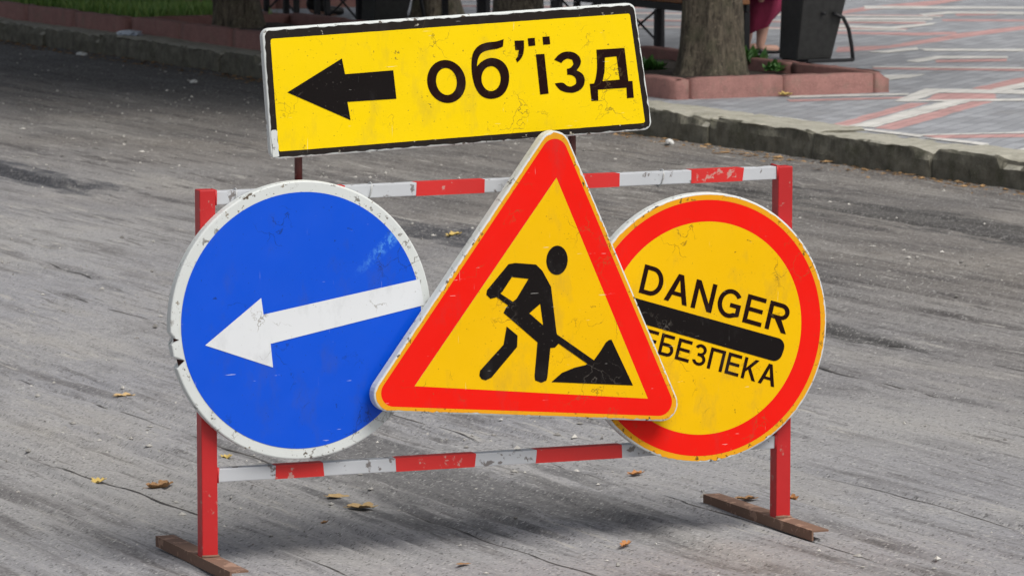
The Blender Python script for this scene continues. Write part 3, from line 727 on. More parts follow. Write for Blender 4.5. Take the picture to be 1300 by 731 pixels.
def seated(base, rz, label, skirt, cloth_top, cloth_low, feet_back=.0, hair_long=True):
    p = empty('person', base, rz); tag(p, label, 'person')
    H = .02
    v = [(0, 0, .50), (0, -.03, .70), (0, -.03, .92), (0, -.01, 1.06), (0, .015, 1.13), (0, .04, 1.20), (0, .045, 1.27)]
    e = [(0, 1), (1, 2), (2, 3), (3, 4), (4, 5), (5, 6)]
    r = [(.15, .12), (.13, .10), (.15, .10), (.06, .055), (.062, .07), (.078, .095), (.062, .075)]
    for sg in (-1, 1):
        i = len(v)
        v += [(sg * .09, .08, .49), (sg * .105, .44, .50), (sg * .105, .42 - feet_back * .6, .28), (sg * .10, .40 - feet_back, .085), (sg * .10, .39 - feet_back, .035), (sg * .115, .54 - feet_back, .028)]
        e += [(0, i), (i, i + 1), (i + 1, i + 2), (i + 2, i + 3), (i + 3, i + 4), (i + 4, i + 5)]
        r += [.085, .062, .056, .036, .034, .030]
        i = len(v)
        v += [(sg * .17, -.03, 1.00), (sg * .22, .05, .78), (sg * .15, .26, .61), (sg * .125, .33, .595)]
        e += [(2, i), (i, i + 1), (i + 1, i + 2), (i + 2, i + 3)]
        r += [.055, .042, .030, (.036, .018)]
        # five fingers
        k = len(v) - 1
        for q in range(4):
            x = sg * (.155 - q * .020); L_ = (.065, .078, .074, .058)[q]
            j = len(v); v += [(x, .36, .592), (x, .36 + L_ * .55, .585), (x - sg * .002, .36 + L_, .570)]
            e += [(k, j), (j, j + 1), (j + 1, j + 2)]; r += [.009, .0085, .007]
        j = len(v); v += [(sg * .095, .315, .592), (sg * .078, .345, .586), (sg * .072, .37, .580)]
        e += [(k, j), (j, j + 1), (j + 1, j + 2)]; r += [.011, .0095, .008]
    skin_mesh('body', v, e, r, M['skin'], p)
    # face: nose, eyes, mouth, ears
    b = Bm(); b.tube([(0, .135, 1.25), (0, .155, 1.215), (0, .150, 1.20)], [.008, .014, .010], 8); b.build('nose', M['skin'], p, True)
    for sg in (-1, 1):
        b = Bm(); b.tube([(sg * .035 - .012, .127, 1.243), (sg * .035, .134, 1.245), (sg * .035 + .012, .127, 1.243)], [.003, .008, .003], 8); b.build('eye', M['eye'], p, True)
        b = Bm(); b.tube([(sg * .080, .03, 1.26), (sg * .092, .02, 1.235), (sg * .080, .03, 1.20)], [.008, .016, .008], 8); b.build('ear', M['skin'], p, True)
    b = Bm(); b.tube([(-.025, .128, 1.172), (0, .138, 1.172), (.025, .128, 1.172)], [.003, .008, .003], 8); b.build('mouth', M['lips'], p, True)
    hv = [(0, .02, 1.315), (0, -.03, 1.27), (0, -.05, 1.19)]; hr = [(.092, .085), (.098, .085), (.08, .06)]; he = [(0, 1), (1, 2)]
    if hair_long: hv += [(0, -.075, 1.08), (0, -.085, .97)]; hr += [(.075, .04), (.05, .025)]; he += [(2, 3), (3, 4)]
    skin_mesh('hair', hv, he, hr, M['hair'], p)
    # top with sleeves
    tv = [(0, -.01, .52), (0, -.03, .70), (0, -.03, .92), (0, -.015, 1.045)]; te = [(0, 1), (1, 2), (2, 3)]; tr_ = [(.165, .135), (.148, .118), (.166, .118), (.075, .07)]
    for sg in (-1, 1):
        i = len(tv); tv += [(sg * .17, -.03, 1.00), (sg * .22, .05, .78), (sg * .16, .235, .63)]; te += [(2, i), (i, i + 1), (i + 1, i + 2)]; tr_ += [.068, .056, .044]
    skin_mesh('jacket' if not skirt else 'blouse', tv, te, tr_, M[cloth_top], p)
    if skirt:
        # skirt: rings from the waist over the lap and down past the knees
        rings = []
        def ring(c, ax, ay, d, n=28, fold=.0, ph=0):
            d = Vector(d).normalized(); x = Vector((1, 0, 0)); y = d.cross(x).normalized(); out = []
            for k in range(n):
                a = 2 * math.pi * k / n; f = 1 + fold * math.sin(a * 7 + ph)
                out.append(Vector(c) + x * math.cos(a) * ax * f + y * math.sin(a) * ay * f)
            return out
        rings = [ring((0, -.02, .66), .16, .13, (0, 0, 1)), ring((0, .0, .56), .20, .17, (0, .25, .9)), ring((0, .13, .50), .22, .125, (0, .9, .5)), ring((0, .28, .50), .22, .105, (0, 1, .1), fold=.02),
                 ring((0, .42, .48), .225, .10, (0, 1, -.45), fold=.03), ring((0, .475, .40), .23, .105, (0, .3, -1), fold=.05), ring((0, .46, .31), .24, .12, (0, -.05, -1), fold=.07), ring((.0, .43, .27), .235, .125, (0, .45, -1), fold=.08), ring((.0, .40, .215), .23, .13, (0, .75, -1), fold=.09)]
        n = 28; V = [q for rg in rings for q in rg]; F_ = []
        for i in range(len(rings) - 1):
            for k in range(n): F_.append((i * n + k, i * n + (k + 1) % n, (i + 1) * n + (k + 1) % n, (i + 1) * n + k))
        mesh_obj('skirt', V, F_, M[cloth_low], p, True)
    else:
        lv = [(0, 0, .50)]; le = []; lr = [(.165, .13)]
        for sg in (-1, 1):
            i = len(lv); lv += [(sg * .09, .08, .49), (sg * .105, .44, .50), (sg * .105, .42 - feet_back * .6, .28), (sg * .102, .40 - feet_back, .13)]; le += [(0, i), (i, i + 1), (i + 1, i + 2), (i + 2, i + 3)]; lr += [.10, .082, .078, .072]
        skin_mesh('trousers', lv, le, lr, M[cloth_low], p)
    for sg in (-1, 1):
        x = sg * .105; y = .40 - feet_back
        if skirt:   # low open shoe
            sv = [(x, y - .045, .022), (x, y + .06, .016), (x + sg * .008, y + .165, .018)]; sr = [(.036, .022), (.036, .016), (.032, .020)]
        else:       # ankle boot
            sv = [(x, y, .16), (x, y - .015, .06), (x, y + .07, .045), (x + sg * .01, y + .19, .036)]; sr = [(.056, .058), (.050, .055), (.050, .042), (.044, .034)]
        skin_mesh('shoe', sv, [(i, i + 1) for i in range(len(sv) - 1)], sr, M['leather'], p)
    return p
RZP = math.atan2(KM.y, KM.x) - math.pi / 2            # local +Y looks across to the plaza
seated(W(5.70, 2.64, .148), RZP, 'person in a burgundy skirt sitting on the bench behind the thick tree trunk', True, 'burgundy_top', 'burgundy', .0)
seated(W(11.72, 2.03, .148), RZP, 'person in dark trousers and boots sitting on the bench behind the shaded planter', False, 'dark_cloth', 'dark_brown_cloth', .06, False)

# ------------------------------------------------------------------ the barrier and its signs: x along the frame, y away from the viewer's side, z up
FO = Vector((-.7778, 10.9299, 0)); FYAW = R(22.0)
def FP(x, y, z=0): return FO + Matrix.Rotation(FYAW, 3, 'Z') @ Vector((x, y, z))
bar = empty('barrier_frame', FO, FYAW)
tag(bar, 'red and white striped steel barrier frame on rusty feet carrying the road signs', 'barrier')
def add_box(name, c, d, mat, parent, bev=.003, rot=None):
    b = Bm(); b.box(c, d, rot, bev); return b.build(name, mat, parent)
zL, zR = .970, .978
add_box('post', (0, 0, (zL + .028) / 2), (.042, .042, zL - .028), M['red_paint'], bar)
add_box('post', (1.618, 0, (zR + .028) / 2), (.042, .042, zR - .028), M['red_paint'], bar)
for x, r0, r1 in ((0, .34, .235), (1.618, .42, .235)):
    # foot: a length of rusty angle iron lying on the road
    b = Bm(); L_ = r0 + r1; yc = (r0 - r1) / 2
    b.box((x, yc, .0275), (.050, L_, .005)); b.box((x - .0225, yc, .0135), (.005, L_, .0225)); 
    b.box((x, yc, .0305), (.046, .046, .0012))
    o = b.build('foot', M['rust'], bar); o.rotation_euler = (0, 0, R(1.5))
    if x: o.location = (x - x * math.cos(R(1.5)), -x * math.sin(R(1.5)), 0)
def rail(z0, z1, reds, name='rail'):
    x0, x1 = .0205, 1.5975; L_ = x1 - x0; ang = math.atan2(z1 - z0, L_)
    rot = Matrix.Rotation(-ang, 3, 'Y')
    o = add_box('rail', ((x0 + x1) / 2, 0, (z0 + z1) / 2), (L_, .034, .034), M['white_stripe'], bar, .002, rot)
    for a, b_ in reds:
        # a painted sleeve, ends a little uneven
        f = lambda x: z0 + (z1 - z0) * (x - x0) / L_
        bb = Bm(); n = 4; h = .0177
        V = []
        for x in (a, b_):
            j = [random.uniform(-.003, .003) for _ in range(4)]
            V += [(x + j[0], -h, f(x) - h), (x + j[1], h, f(x) - h), (x + j[2], h, f(x) + h), (x + j[3], -h, f(x) + h)]
        bb.add(V, [(0, 1, 5, 4), (1, 2, 6, 5), (2, 3, 7, 6), (3, 0, 4, 7), (0, 3, 2, 1), (4, 5, 6, 7)])
        bb.build('red_stripe', M['red_stripe'], o)
rail(.948, .961, ((.19, .37), (.565, .757), (.93, 1.134), (1.345, 1.4946)))
rail(.2385, .2365, ((.178, .309), (.508, .728), (.9015, 1.145), (1.33, 1.46)))
# weld beads at the joints
for (x, sg, z) in ((.0215, 1, .9485), (1.5965, -1, .961), (.0215, 1, .2385), (1.5965, -1, .2365)):
    b = Bm(); h = .0185
    path = [(x + sg * .0015, -h, z - h), (x + sg * .0015, -h, z), (x + sg * .0015, -h, z + h), (x + sg * .0015, 0, z + h), (x + sg * .0015, h, z + h)]
    b.tube(path, [.003 + random.uniform(-.0008, .0015) for _ in path], 6); b.build('weld_bead', M['red_paint'], bar, True)
for x in (0, 1.618):
    b = Bm(); path = [(x - .022, -.022, .032), (x, -.0235, .033), (x + .022, -.022, .032), (x + .0235, 0, .033), (x + .022, .022, .032)]
    b.tube(path, [.0035 + random.uniform(-.001, .0015) for _ in path], 6); b.build('weld_bead', M['rust'], bar, True)
# wire ties that hold the signs to the top rail
for x in (.075, .44, 1.26):
    b = Bm(); z = .949 + .013 * x / 1.6
    b.tube([(x + .021 * math.sin(q) * .3, .021 * math.cos(q) * 1.05, z - .002 + .021 * 1.05 * math.sin(q)) for q in [i * math.pi / 8 for i in range(17)]], .002, 5)
    if x < .1: b.tube([(x, -.02, z - .02), (x + .012, -.022, z - .045), (x + .004, -.022, z - .06), (x - .008, -.022, z - .05)], .002, 5)
    b.build('wire_tie', M['galv'], bar)

def rounded(pts, r, n=8):
    out = []; N_ = len(pts)
    for i in range(N_):
        p = Vector(pts[i]); a = Vector(pts[i - 1]); c = Vector(pts[(i + 1) % N_])
        u = (a - p).normalized(); w = (c - p).normalized(); ang = u.angle(w); d = r / math.tan(ang / 2)
        s = p + u * d; e_ = p + w * d; cen = p + (u + w).normalized() * (r / math.sin(ang / 2))
        a0 = math.atan2((s - cen).y, (s - cen).x); a1 = math.atan2((e_ - cen).y, (e_ - cen).x); da = (a1 - a0 + math.pi) % (2 * math.pi) - math.pi
        for k in range(n + 1):
            t = a0 + da * k / n; out.append((cen.x + r * math.cos(t), cen.y + r * math.sin(t)))
    return out
def ccw(l):
    A = sum(l[i - 1][0] * l[i][1] - l[i][0] * l[i - 1][1] for i in range(len(l))); return l if A > 0 else list(reversed(l))
def circle(c, r, n=96, ry=None):
    return [(c[0] + r * math.cos(2 * math.pi * k / n), c[1] + (ry or r) * math.sin(2 * math.pi * k / n)) for k in range(n)]
def flat(name, loops, y, mat, parent, org):
    loops = [[Vector((p[0], p[1], 0)) for p in l] for l in loops]
    tri = tessellate_polygon(loops); allv = [p for l in loops for p in l]
    V = [(p.x - org[0], y - org[1], p.y - org[2]) for p in allv]; F_ = []
    for t in tri:
        a, b, c = [Vector(V[i]) for i in t]
        n_ = (b - a).cross(c - a)
        if n_.length < 1e-12: continue
        F_.append(tuple(t) if n_.y < 0 else tuple(reversed(t)))
    return mesh_obj(name, V, F_, mat, parent)
def inset(loop, d):
    loop = ccw(loop); n = len(loop); out = []
    for i in range(n):
        a, b, c = Vector(loop[i - 1]), Vector(loop[i]), Vector(loop[(i + 1) % n])
        t = (c - a).normalized(); out.append((b.x - t.y * d, b.y + t.x * d))
    return out
def jag(loop, j, step=.008):
    out = []
    for i in range(len(loop)):
        p = Vector(loop[i]); q = Vector(loop[(i + 1) % len(loop)]); m = max(1, int((q - p).length / step))
        for k in range(m):
            w = p.lerp(q, k / m); out.append(w)
    res = []
    for i, w in enumerate(out):
        n_ = fbm(np.array(i * .21), np.array(j * 900), 77); d = Vector((random.uniform(-1, 1), random.uniform(-1, 1))) * j * (.3 + 2.2 * max(0, float(n_) - .45) * 4)
        res.append((w.x + d.x, w.y + d.y))
    return res
def plate(name, loop, yf, depth, mat, parent, org):
    """sheet-metal plate: face, soft folded edge, flange, back lip"""
    loop = ccw(loop); n = len(loop)
    prof = [(.004, 0), (.0012, .0012), (0, .004), (0, depth), (.010, depth), (.010, depth - .003)]
    V = []
    for d, y in prof:
        V += [(p[0] - org[0], yf + y - org[1], p[1] - org[2]) for p in inset(loop, d)]
    F_ = []
    for j in range(len(prof) - 1):
        for k in range(n):
            F_.append((j * n + k, (j + 1) * n + k, (j + 1) * n + (k + 1) % n, j * n + (k + 1) % n))
    for y, flip in ((0, False), (.002, True)):
        base = len(V); l2 = inset(loop, .004); V += [(p[0] - org[0], yf + y - org[1], p[1] - org[2]) for p in l2]
        for t in tessellate_polygon([[Vector((p[0], p[1], 0)) for p in l2]]):
            a, b, c = [Vector(V[base + i]) for i in t]; nn = (b - a).cross(c - a)
            if nn.length < 1e-12: continue
            up = nn.y < 0
            F_.append(tuple(base + i for i in (t if up != flip else reversed(t))))
    o = mesh_obj(name, V, F_, mat, parent); return o
def bracket(parent, x, y0, y1, z, org, w=.05, h=.03):
    return add_box('bracket', (x - org[0], (y0 + y1) / 2 - org[1], z - org[2]), (w, abs(y1 - y0), h), M['galv'], parent, .002)
def shift(loop, d=0): return loop
def arc(cx, cy, rx, ry, a0, a1, n=10): return [(cx + rx * math.cos(R(a0 + (a1 - a0) * k / n)), cy + ry * math.sin(R(a0 + (a1 - a0) * k / n))) for k in range(n + 1)]
def capital(c, w=.15):
    """grotesque capitals, 1 unit tall: (width, loops)"""
    if c == 'D': return .73, [[(0, 0), (.33, 0)] + arc(.33, .5, .40, .5, -80, 80, 14) + [(.33, 1), (0, 1)], [(w, w), (w, 1 - w)] + arc(.33, .5, .40 - w, .5 - w, 85, -85, 14)]
    if c in 'AА': return .80, [[(0, 0), (.165, 0), (.245, .25), (.555, .25), (.635, 0), (.80, 0), (.49, 1), (.31, 1)], [(.29, .385), (.40, .80), (.51, .385)]]
    if c == 'N': return .72, [[(0, 0), (w, 0), (w, .72), (.555, 0), (.72, 0), (.72, 1), (.57, 1), (.57, .28), (.165, 1), (0, 1)]]
    if c == 'G': return .82, [arc(.42, .5, .42, .5, 38, 300, 26) + [(.80, .13), (.80, .53), (.43, .53), (.43, .385), (.655, .385), (.655, .215)] + arc(.42, .5, .42 - w, .5 - w, 305, 38, 22)]
    if c in 'EЕ': return .66, [[(0, 0), (.66, 0), (.66, w), (w, w), (w, .44), (.61, .44), (.61, .44 + w * .95), (w, .44 + w * .95), (w, 1 - w), (.65, 1 - w), (.65, 1), (0, 1)]]
    if c == 'R': return .76, [[(0, 0), (w, 0), (w, .425), (.27, .425), (.58, 0), (.76, 0), (.50, .44)] + arc(.44, .715, .28, .285, -75, 85, 12) + [(.44, 1), (0, 1)], [(w, .565), (w, 1 - w)] + arc(.44, .7075, .13, .1425, 90, -90, 10)]
    if c == 'П': return .72, [[(0, 0), (w, 0), (w, 1 - w), (.57, 1 - w), (.57, 0), (.72, 0), (.72, 1), (0, 1)]]
    if c == 'Н': return .72, [[(0, 0), (w, 0), (w, .43), (.57, .43), (.57, 0), (.72, 0), (.72, 1), (.57, 1), (.57, .57), (w, .57), (w, 1), (0, 1)]]
    if c == 'Б': return .68, [[(0, 0), (.40, 0)] + arc(.40, .30, .28, .30, -80, 80, 12) + [(.40, .60), (w, .60), (w, 1 - w), (.62, 1 - w), (.62, 1), (0, 1)], [(w, w), (w, .60 - w)] + arc(.40, .30, .28 - w, .30 - w, 85, -85, 10)]
    if c == 'З': return .62, [arc(.30, .735, .28, .265, 160, -62, 14) + arc(.31, .285, .31, .285, 62, -165, 16) + arc(.31, .285, .165, .15, -165, 90, 14) + [(.20, .44), (.20, .57)] + arc(.30, .72, .14, .14, -90, 160, 12)]
    if c == 'К': return .70, [[(0, 0), (w, 0), (w, .34), (.255, .46), (.525, 0), (.70, 0), (.365, .57), (.69, 1), (.51, 1), (w, .52), (w, 1), (0, 1)]]
def layout(txt, gap=.13, w=.15):
    x = 0; out = []
    for c in txt:
        wd, lp = capital(c, w); out.append([[(p[0] + x, p[1]) for p in l] for l in lp]); x += wd + gap
    return x - gap, out
def write(txt, BL, BR, TL, y, org, mat, parent, ref=None, w=.15):
    """letters whose last `ref` characters fill the box from BL to BR, as tall as TL - BL"""
    full, L_ = layout(txt, w=w); span = layout(ref or txt, w=w)[0]; x0 = full - span
    BL, BR, TL = Vector(BL), Vector(BR), Vector(TL)
    for lp in L_:
        flat('letter', [[tuple(BL + (BR - BL) * ((a - x0) / span) + (TL - BL) * b_) for a, b_ in l] for l in lp], y, mat, parent, org)
def sign_root(name, org, label):
    r_ = empty(name, FP(*org), FYAW); return tag(r_, label, 'road sign', 'road signs fixed to the barrier')

# ---- blue round sign
org = (.2400, -.030, .272); c0 = (.2410, .6305); y = -.052
so = sign_root('direction_sign', org, 'round blue sign with a white arrow pointing down to the left')
lp = []
for k in range(144):
    a = 2 * math.pi * k / 144; r_ = .3575
    d1 = math.degrees(a)
    if abs(d1 - 185.5) < 1.3: r_ -= .010
    if abs(d1 - 195.0) < 1.3: r_ -= .022
    lp.append((c0[0] + r_ * .985 * math.cos(a), c0[1] + r_ * math.sin(a)))
plate('plate', lp, y, .030, M['s_edge'], so, org)
flat('white_ring', [circle(c0, .3525 * .985, 120, .3525), list(reversed(circle(c0, .324 * .985, 120, .324)))], y - .0008, M['s_white'], so, org) if False else None
flat('blue_field', [circle(c0, .329 * .985, 120, .329)], y - .0008, M['s_blue'], so, org)
flat('arrow', [[(-.0198, .5797), (.1302, .6936), (.1362, .651), (.5604, .7238), (.5730, .6560), (.1547, .5754), (.1607, .5144)]], y - .0016, M['s_white'], so, org)
for a0, w, rr in ((185.5, .8, .336), (195, 1.6, .332)):
    A = R(a0); p = lambda r_, d: (c0[0] + r_ * .985 * math.cos(A + R(d)) - org[0], y - .0012 - org[1], c0[1] + r_ * math.sin(A + R(d)) - org[2])
    mesh_obj('crack', [p(.352, -w), p(.352, w), p(rr, .2)], [(0, 2, 1)], M['s_print'], so)
bracket(so, .24, -.023, -.018, .9505, org)

# ---- danger sign
org = (1.366, -.030, .198); c0 = (1.368, .5585)
so = sign_root('danger_sign', org, 'round amber sign with a red ring and DANGER lettering over a black bar')
plate('plate', [(c0[0] + .360 * math.cos(2 * math.pi * k / 128), c0[1] + .360 * math.sin(2 * math.pi * k / 128)) for k in range(128)], y, .030, M['s_edge'], so, org)
flat('edge_film', [jag(circle(c0, .3545, 128), .0011), list(reversed(circle(c0, .3412, 128)))], y - .0007, M['s_rimyel'], so, org)
flat('red_ring', [circle(c0, .341, 120), list(reversed(circle(c0, .284, 120)))], y - .0008, M['s_red'], so, org)
flat('amber_field', [circle(c0, .2838, 120)], y - .0009, M['s_field'], so, org)
flat('bar', [rounded([(1.10, .6685), (1.1764 + .012, .6450), (1.612, .5128), (1.594, .4555), (1.1764, .5830), (1.09, .6090)][0:1] + [(1.609, .5150), (1.588, .4560), (1.085, .6110)], .024, 8)], y - .0018, M['s_black'], so, org)
write('DANGER', (1.1764, .6624), (1.6063, .5315), (1.1950, .7365), y - .0018, org, M['s_print'], so)
write('НЕБЕЗПЕКА', (1.2314, .4968), (1.5725, .3911), (1.2455, .5520), y - .0018, org, M['s_print'], so, 'БЕЗПЕКА')
bracket(so, 1.366, -.023, -.018, .9610 - .004, org) if False else None
bracket(so, 1.366, -.023, -.018, .2365, org)

# ---- roadworks triangle
org = (.86, -.07, .34); yt = -.112
so = sign_root('roadworks_sign', org, 'triangular roadworks sign with red border and a digging worker pictogram')
TRI = [(.3740, .3985), (1.2930, .3195), (.9225, 1.1430)]
plate('plate', rounded(TRI, .045, 10), yt, .034, M['s_edge'], so, org)
TC = Vector((sum(p[0] for p in TRI) / 3, sum(p[1] for p in TRI) / 3))
def tri_in(f): return [tuple(TC + (Vector(p) - TC) * f) for p in TRI]
flat('edge_film', [jag(inset(rounded(TRI, .045, 10), .0050), .0011), list(reversed(rounded(tri_in(.9452), .036, 10)))], yt - .0007, M['s_rimyel'], so, org)
flat('red_border', [rounded(tri_in(.945), .036, 10), list(reversed([(.5234, .4555), (1.1781, .3885), (.9173, .9788)]))], yt - .0008, M['s_red'], so, org)
flat('amber_field', [[(.5236, .4553), (1.1778, .3887), (.9173, .9784)]], yt - .0009, M['s_field'], so, org)
wk = so
yw = yt - .0018
flat('worker_body', [[(.8022, .7617), (.8604, .7552), (.8781, .738), (.9023, .6956), (.9177, .5766), (.9241, .5555), (.9241, .5466), (.9133, .5365), (.9006, .5359), (.8924, .4621), (.8898, .4516), (.8752, .4464), (.858, .4532), (.8561, .464), (.8643, .5524), (.7694, .6336), (.777, .648), (.7959, .6619), (.8054, .6685), (.8389, .719), (.7928, .7256), (.7660, .6885), (.7486, .6746), (.7329, .6717), (.7216, .6828), (.7235, .6945), (.7833, .7595)],
                     [(.8719, .6526), (.8802, .5961), (.8414, .6292)]], yw, M['s_black'], wk, org)
flat('worker_leg', [[(.7782, .5978), (.8085, .5728), (.8073, .5433), (.7359, .4671), (.7202, .4608), (.7086, .4640), (.7020, .4735), (.7040, .4865), (.7694, .551)]], yw, M['s_black'], wk, org)
flat('worker_head', [circle((.9190, .7640), .0300, 48, .0380)], yw, M['s_black'], wk, org)
flat('shovel_shaft', [[(.9200, .5700), (1.0240, .4973), (1.0060, .4890), (.9100, .5560)]], yw - .0003, M['s_black'], wk, org)
flat('shovel_handle', [[(.7581, .6859), (.8000, .6580), (.7880, .6480), (.7500, .6756)]], yw - .0003, M['s_black'], wk, org)
flat('earth_heap', [[(.9038, .4467), (.9325, .469), (.9676, .4809), (.9996, .4865), (1.024, .4984), (1.0413, .5202), (1.0573, .5432), (1.0660, .5490), (1.0733, .5496), (1.135, .4259)]], yw, M['s_black'], wk, org)
add_box('mounting_bar', (.86 - org[0], -.074 - org[1], .70 - org[2]), (.04, .008, .58), M['galv'], so, .001)
bracket(so, .86, -.0705, -.0178, .955, org, .04, .03)

def soften(l, it=3):
    """round the shallow corners of a traced outline and keep the sharp ones"""
    if len(l) < 8: return l
    pts = [Vector(p) for p in l]
    hard = [False] * len(pts)
    for i in range(len(pts)):
        a = pts[i] - pts[i - 1]; b_ = pts[(i + 1) % len(pts)] - pts[i]; hard[i] = a.angle(b_) > R(52)
    for _ in range(it):
        out = []; oh_ = []
        for i in range(len(pts)):
            j = (i + 1) % len(pts); p, q = pts[i], pts[j]
            if hard[i]: out.append(p); oh_.append(True)
            else: out.append(p.lerp(q, .25)); oh_.append(False)
            if not hard[j]: out.append(p.lerp(q, .75)); oh_.append(False)
        pts, hard = out, oh_
    return [tuple(p) for p in pts]
# ---- yellow detour board
org = (.70, .03, 1.04); yb = .000
so = sign_root('detour_sign', org, 'rectangular yellow board with black left arrow and detour lettering above the barrier')
Q = [(.1780, 1.0395), (1.2395, 1.0855), (1.1864, 1.4200), (.1550, 1.3725)]
plate('plate', rounded(Q, .022, 8), yb, .022, M['s_edge'], so, org)
def bil(a, b_):
    p = Vector(Q[0]).lerp(Vector(Q[1]), a).lerp(Vector(Q[3]).lerp(Vector(Q[2]), a), b_); return (p.x, p.y)
def ragged(a0, b0, a1, b1, r, jit):
    l = rounded([bil(a0, b0), bil(a1, b0), bil(a1, b1), bil(a0, b1)], r, 6); out = []
    for i in range(len(l)):
        p = Vector(l[i]); q = Vector(l[(i + 1) % len(l)]); m = max(1, int((q - p).length / .012))
        for j in range(m):
            w = p.lerp(q, j / m); out.append((w.x + random.uniform(-jit, jit), w.y + random.uniform(-jit, jit)))
    return out
flat('black_border', [ragged(.0052, .014, .9955, .984, .018, .0016), list(reversed(ragged(.020, .06, .981, .918, .006, .0003)))], yb - .0008, M['s_border'], so, org)
flat('yellow_field', [ragged(.0196, .058, .9814, .920, .006, .0002)], yb - .0011, M['s_yellow'], so, org)
# where the border film is lost at the lower left, the pale plate shows
flat('bare_patch', [ragged(.0045, .018, .0193, .225, .003, .0012)], yb - .0013, M['s_edge'], so, org)
flat('arrow', [[(.2217, 1.2100), (.3694, 1.2931), (.3778, 1.2525), (.5093, 1.2595), (.5178, 1.1860), (.3839, 1.1815), (.3923, 1.1345)]], yb - .0020, M['s_black'], so, org)
for loops in ([[(.7094,1.2256), (.7088,1.2132), (.7056,1.2014), (.6999,1.191), (.6919,1.1824), (.6821,1.176), (.671,1.1721), (.6591,1.171), (.6471,1.1728), (.6355,1.1772), (.6249,1.1841), (.6159,1.1932), (.6089,1.2039), (.6042,1.2158), (.6021,1.2283), (.6026,1.2406), (.6059,1.2523), (.6116,1.2627), (.6195,1.2714), (.6293,1.2778), (.6403,1.2816), (.6522,1.2827), (.6642,1.2811), (.6758,1.2767), (.6864,1.2698), (.6955,1.2607), (.7026,1.25), (.7073,1.2381)], [(.6845,1.2262), (.6843,1.2184), (.6826,1.211), (.6796,1.2044), (.6754,1.199), (.6701,1.1949), (.6642,1.1925), (.6578,1.1918), (.6514,1.1928), (.6451,1.1956), (.6394,1.1999), (.6345,1.2056), (.6306,1.2123), (.628,1.2198), (.6268,1.2276), (.6271,1.2354), (.6287,1.2428), (.6317,1.2494), (.636,1.2548), (.6412,1.2589), (.6471,1.2613), (.6535,1.2621), (.6599,1.261), (.6662,1.2583), (.6719,1.254), (.6768,1.2483), (.6807,1.2415), (.6833,1.2341)]], [[(.8149,1.3327), (.8128,1.3136), (.7976,1.3079), (.7706,1.3055), (.7516,1.2989), (.7424,1.2825), (.7403,1.264), (.7516,1.2758), (.7705,1.2844), (.7868,1.2855), (.8084,1.2785), (.8247,1.262), (.8317,1.2376), (.8274,1.2075), (.8111,1.1852), (.7813,1.1769), (.7542,1.1842), (.737,1.2048), (.7273,1.2352), (.7246,1.2654), (.7263,1.2904), (.7328,1.3063), (.7463,1.3191), (.7679,1.3257), (.7922,1.3266), (.8057,1.3299)], [(.8068,1.2307), (.8055,1.2206), (.8016,1.2116), (.7956,1.2045), (.788,1.2), (.7797,1.1986), (.7713,1.2005), (.7638,1.2053), (.7578,1.2127), (.754,1.2219), (.7527,1.232), (.754,1.2421), (.7578,1.2511), (.7638,1.2582), (.7714,1.2627), (.7797,1.2641), (.7881,1.2623), (.7956,1.2574), (.8016,1.2501), (.8055,1.2408)]],
              [[(.8453,1.328), (.8714,1.3285), (.8725,1.3073), (.8692,1.2897), (.8616,1.2783), (.8529,1.2714), (.8486,1.2801), (.8551,1.2875), (.8573,1.3036), (.8475,1.3038)]], [[(.9052,1.2914), (.9292,1.2919), (.9413,1.1884), (.9173,1.1865)]], [[(.8823,1.3333), (.9019,1.3344), (.9036,1.3142), (.8845,1.3131)]], [[(.9237,1.3364), (.9434,1.3375), (.9456,1.3168), (.9259,1.3157)]],
              [[(.9566,1.2761), (.9719,1.2924), (.9938,1.298), (1.0185,1.2929), (1.0334,1.2758), (1.0312,1.2592), (1.0203,1.2472), (1.039,1.2377), (1.0451,1.2197), (1.038,1.1996), (1.016,1.1885), (.994,1.1891), (.972,1.1962), (.9583,1.2143), (.9819,1.2173), (.994,1.2058), (1.0077,1.2049), (1.0192,1.2128), (1.0186,1.227), (1.0076,1.2354), (.9939,1.2362), (.9928,1.2515), (1.0038,1.2537), (1.0114,1.2637), (1.0076,1.2749), (.9938,1.2793), (.9818,1.273), (.9774,1.267)]],
              [[(1.0763,1.2997), (1.1565,1.3025), (1.1679,1.2152), (1.1795,1.2154), (1.1836,1.1714), (1.1641,1.1704), (1.1624,1.198), (1.081,1.195), (1.0822,1.1664), (1.0628,1.1659), (1.0578,1.2108), (1.0699,1.2115), (1.0754,1.2266), (1.0792,1.257)], [(1.1007,1.2789), (1.1338,1.2812), (1.1429,1.2199), (1.0942,1.217), (1.0997,1.2413)]]):
    flat('letter', [soften(l) for l in loops], yb - .0020, M['s_print'], so, org)
for x, z1 in ((.262, 1.33), (1.022, 1.37)):
    b = Bm(); b.tube([(x - org[0], .0325 - org[1], .935 - org[2]), (x - org[0], .0325 - org[1], z1 - org[2])], .0105, 10); b.build('support_pole', M['darkpole'], so, True)
    for zz in (z1 - .06, 1.12): bracket(so, x, .019, .0235, zz, org, .05, .02)

